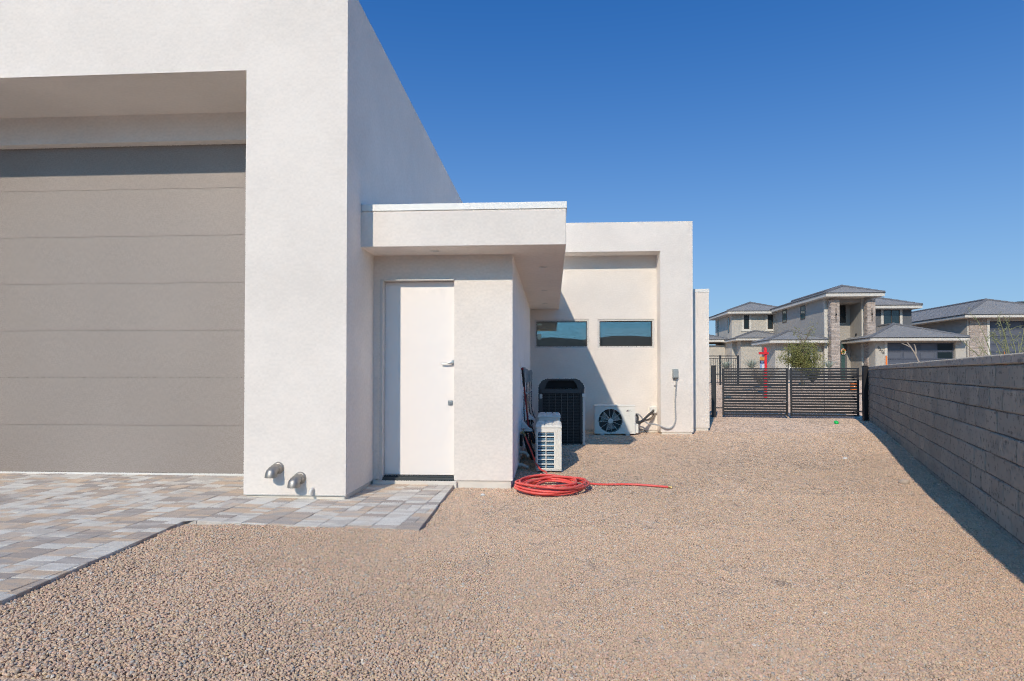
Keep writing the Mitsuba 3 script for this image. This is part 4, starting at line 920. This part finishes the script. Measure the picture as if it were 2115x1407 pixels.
# ------------------------------------------------------------------ plants
def leaf_cloud(n, centre, radii, size, r, bias=None):
    d = r.normal(0, 1, (n, 3)); d /= np.linalg.norm(d, axis=1, keepdims=True)
    p = d * (r.random(n) ** 0.45)[:, None] * np.asarray(radii) + np.asarray(centre)
    return leaves_at(p, size, r)
def leaves_at(p, size, r):
    n = len(p); a = r.normal(0, 1, (n, 3)); a[:, 2] -= 0.5; a /= np.linalg.norm(a, axis=1, keepdims=True)
    b = np.cross(a, r.normal(0, 1, (n, 3))); b /= np.linalg.norm(b, axis=1, keepdims=True)
    L = size * r.uniform(0.6, 1.3, n)[:, None]
    v = np.stack([p, p + a * L * 0.5 + b * L * 0.17, p + a * L, p + a * L * 0.5 - b * L * 0.17], 1).reshape(-1, 3)
    k = np.arange(n)[:, None] * 4
    return trimesh.Trimesh(v, np.vstack([k + [0, 1, 2], k + [0, 2, 3]]), process=False)
def desert_tree():
    t = thing('desert_tree', 'small airy olive green tree before the neighbour house, right of the red post', 'tree')
    x, y = 12.02, 31.0; z = float(gz(x, y)); r = np.random.default_rng(17)
    tr = [tube(spline([(x, y, z), (x - 0.05, y, z + 0.6), (x + 0.04, y, z + 1.2), (x - 0.1, y + 0.05, z + 2.0)], 14), np.linspace(0.05, 0.02, 14), 7)]
    tips = []
    for i in range(34):
        a = r.uniform(0, 6.28); h0 = r.uniform(0.5, 1.5); L = r.uniform(0.6, 1.5)
        e = np.array([x + math.cos(a) * L * 0.95 * 0.8, y + math.sin(a) * L * 0.8, z + h0 + r.uniform(0.0, 1.0) * L * 0.75])
        m_ = np.array([x + math.cos(a) * L * 0.35, y + math.sin(a) * L * 0.3, z + h0 + 0.35 * L])
        q = spline([(x, y, z + h0), m_, e], 10); tr.append(tube(q, np.linspace(0.016, 0.004, 10), 5)); tips.append((q, L))
    for i in range(14):
        a = r.uniform(0, 6.28); q = spline([(x - 0.05, y, z + 1.7), (x + 0.2 * math.cos(a), y + 0.2 * math.sin(a), z + 2.2), (x + 0.55 * math.cos(a), y + 0.4 * math.sin(a), z + r.uniform(2.4, 2.95))], 10); tr.append(tube(q, np.linspace(0.010, 0.003, 10), 4))
        if i % 3 == 0: tips.append((q, 0.5))
    add('trunk', cat(tr), 'bark', t, smooth=60)
    P = []
    for q, L in tips:
        for c in q[3:]: P.append(c + r.normal(0, 0.10, (26 if L > 0.55 else 7, 3)) - np.array([0, 0, 0.04]))
    for i in range(30):
        c = np.array([x + r.normal(0, 0.55), y + r.normal(0, 0.4), z + 1.15 + r.normal(0, 0.42)]); P.append(c + r.normal(0, 0.11, (46, 3)))
    P = np.vstack(P)
    add('crown', leaves_at(P, 0.085, r), 'leaf_olive', t)
desert_tree()
def rosette(name, lab, catname, x, y, z, n, L, w, bsdf, seed, up=0.55):
    t = thing(name, lab, catname); r = np.random.default_rng(seed)
    for i in range(n):
        a = i * 2.399 + r.uniform(-0.2, 0.2); el = up + (1.25 - up) * (i / n) + r.uniform(-0.1, 0.1); l = L * r.uniform(0.75, 1.1)
        d = np.array([math.cos(a) * math.cos(el), math.sin(a) * math.cos(el), math.sin(el)]); s = np.array([-math.sin(a), math.cos(a), 0])
        pts = []
        for f_, ww in ((0.0, 0.6), (0.35, 1.0), (0.7, 0.6), (1.0, 0.02)):
            c = np.array([x, y, z]) + d * l * f_ + np.array([0, 0, -0.12 * l * f_ * f_]); nrm = np.cross(d, s)
            pts += [c - s * w * ww / 2 + nrm * 0.0, c + nrm * (-0.16 * w), c + s * w * ww / 2]
        f = []
        for k in range(3):
            for j in (0, 1): f += [(3 * k + j, 3 * k + j + 1, 3 * k + j + 4), (3 * k + j, 3 * k + j + 4, 3 * k + j + 3)]
        add('leaf', trimesh.Trimesh(np.array(pts), np.array(f), process=False), bsdf, t)
    return t
rosette('agave', 'grey agave in front of the black picket fence', 'agave', 6.53, 24.0, 1.58, 26, 0.42, 0.07, 'agave_grey', 3)
rosette('yucca', 'spiky pale yucca left of the red sign post', 'yucca', 8.40, 27.0, 1.62, 34, 0.55, 0.045, 'agave_grey', 9)
rosette('yucca', 'spiky grey yucca at the foot of the left stone column', 'yucca', 15.4, 36.0, 1.72, 40, 0.60, 0.05, 'agave_grey', 12)
def twig_bush(name, lab, x, y, z, rx, rz, n, bsdf, lf, seed, nleaf):
    t = thing(name, lab, 'shrub'); r = np.random.default_rng(seed); ms, P = [], []
    for i in range(n):
        a = r.uniform(0, 6.28); e = np.array([x + rx * r.uniform(0.2, 1) * math.cos(a), y + rx * r.uniform(0.2, 1) * math.sin(a), z + rz * r.uniform(0.5, 1)])
        q = spline([(x, y, z), (0.5 * (x + e[0]) + r.normal(0, 0.04), 0.5 * (y + e[1]), z + 0.6 * (e[2] - z)), e], 7); ms.append(tube(q, np.linspace(0.010, 0.004, 7), 4, cap=False))
        P.append(np.repeat(q[2:], nleaf, 0) + r.normal(0, 0.035, (5 * nleaf, 3)))
    add('branch', cat(ms), 'bark' if bsdf != 'dead_wood' else 'dead_wood', t); add('foliage', leaves_at(np.vstack(P), 0.06, r), lf, t)
twig_bush('dry_shrub', 'dry brown shrub at the foot of the red sign post', 9.65, 29.5, float(gz(9.6, 29.5)), 0.75, 1.0, 60, 'dead_wood', 'leaf_dry', 6, 7)
twig_bush('low_shrub', 'low yellowish green shrub under the small olive tree', 13.1, 32.5, float(gz(13.1, 32.5)), 0.7, 0.95, 60, 'bark', 'leaf_olive', 8, 8)
def palo_verde():
    t = thing('palo_verde', 'thin green-stemmed young tree rising behind the block wall at far right', 'tree')
    r = np.random.default_rng(23); x, y = 15.6, 22.6; z = 0.6; ms, P = [], []
    tops = [(-0.55, 3.35), (-0.32, 3.35), (-1.0, 3.4), (-0.2, 3.2), (0.3, 3.4), (0.8, 3.2), (1.2, 3.0), (-1.6, 2.7), (0.1, 2.6), (-0.5, 2.6), (0.6, 2.6), (-1.1, 2.3), (1.6, 2.9), (-0.3, 2.9)]
    for dx, h in tops:
        b = np.array([x + r.uniform(-0.35, 0.35), y + r.uniform(-0.2, 0.2), z]); e = np.array([x + dx, y + r.uniform(-0.5, 0.5), h])
        q = spline([b, b + (e - b) * 0.5 + np.array([0.16, 0, 0.12]), e], 16); ms.append(tube(q, np.linspace(0.022, 0.006, 16), 6))
        for i in range(6):
            c = q[r.integers(5, 15)]; d = np.array([r.uniform(-0.35, 0.35), r.uniform(-0.25, 0.25), r.uniform(0.15, 0.5)]); s_ = spline([c, c + 0.5 * d + r.normal(0, 0.03, 3), c + d], 6); ms.append(tube(s_, np.linspace(0.008, 0.003, 6), 4, cap=False)); P.append(np.repeat(s_[1:], 5, 0) + r.normal(0, 0.02, (25, 3)))
    add('stem', cat(ms), 'palo_green', t, smooth=60); add('foliage', leaves_at(np.vstack(P), 0.05, r), 'palo_green', t)
palo_verde()
t = thing('dead_stick', 'bare leaning dead branch showing above the block wall', 'branch')
add('branch', cat([tube(spline([(13.2, 23.0, 0.7), (12.93, 23.0, 1.75), (12.72, 23.0, 2.2), (12.52, 23.0, 2.49)], 14), np.linspace(0.038, 0.018, 14), 7), tube(spline([(12.80, 23.0, 2.05), (12.78, 22.95, 2.25), (12.70, 22.9, 2.42)], 8), np.linspace(0.028, 0.014, 8), 6), tube(spline([(12.64, 23.0, 2.32), (12.58, 23.05, 2.37), (12.36, 23.05, 2.46)], 8), np.linspace(0.02, 0.012, 8), 6)]), 'dead_wood', t, smooth=60)
t = thing('orange_marker', 'orange marker cone tip showing just above the block wall', 'cone')
m = trimesh.creation.cone(0.10, 0.74, sections=24); m.apply_translation((14.42, 21.0, 1.38)); add('cone', m, 'safety_orange', t, smooth=40); add('foot', box(14.22, 14.62, 20.8, 21.2, 1.33, 1.375, 0.01), 'safety_orange', t)
t = thing('orange_stake', 'thin orange stake beside the navy garage door, left edge', 'stake'); add('post', box(20.74, 20.82, 40.45, 40.53, GR, 2.54, 0.01), 'safety_orange', t)
t = thing('orange_bucket', 'orange bucket seen through slats of the right gate leaf', 'bucket')
add('body', trimesh.creation.revolve([(0, 0), (0.13, 0), (0.155, 0.36), (0.145, 0.36), (0.12, 0.02), (0, 0.02)], sections=24).apply_translation((13.23, 28.5, float(gz(13.23, 28.5)))), 'safety_orange', t, smooth=40)
hd = spline([(13.08, 28.5, 0.36), (13.13, 28.42, 0.25), (13.23, 28.36, 0.2), (13.33, 28.42, 0.25), (13.38, 28.5, 0.36)], 14) + np.array([0, 0, float(gz(13.23, 28.5)) - 0.02]); add('handle', tube(hd, 0.006, 6), 'nickel', t)
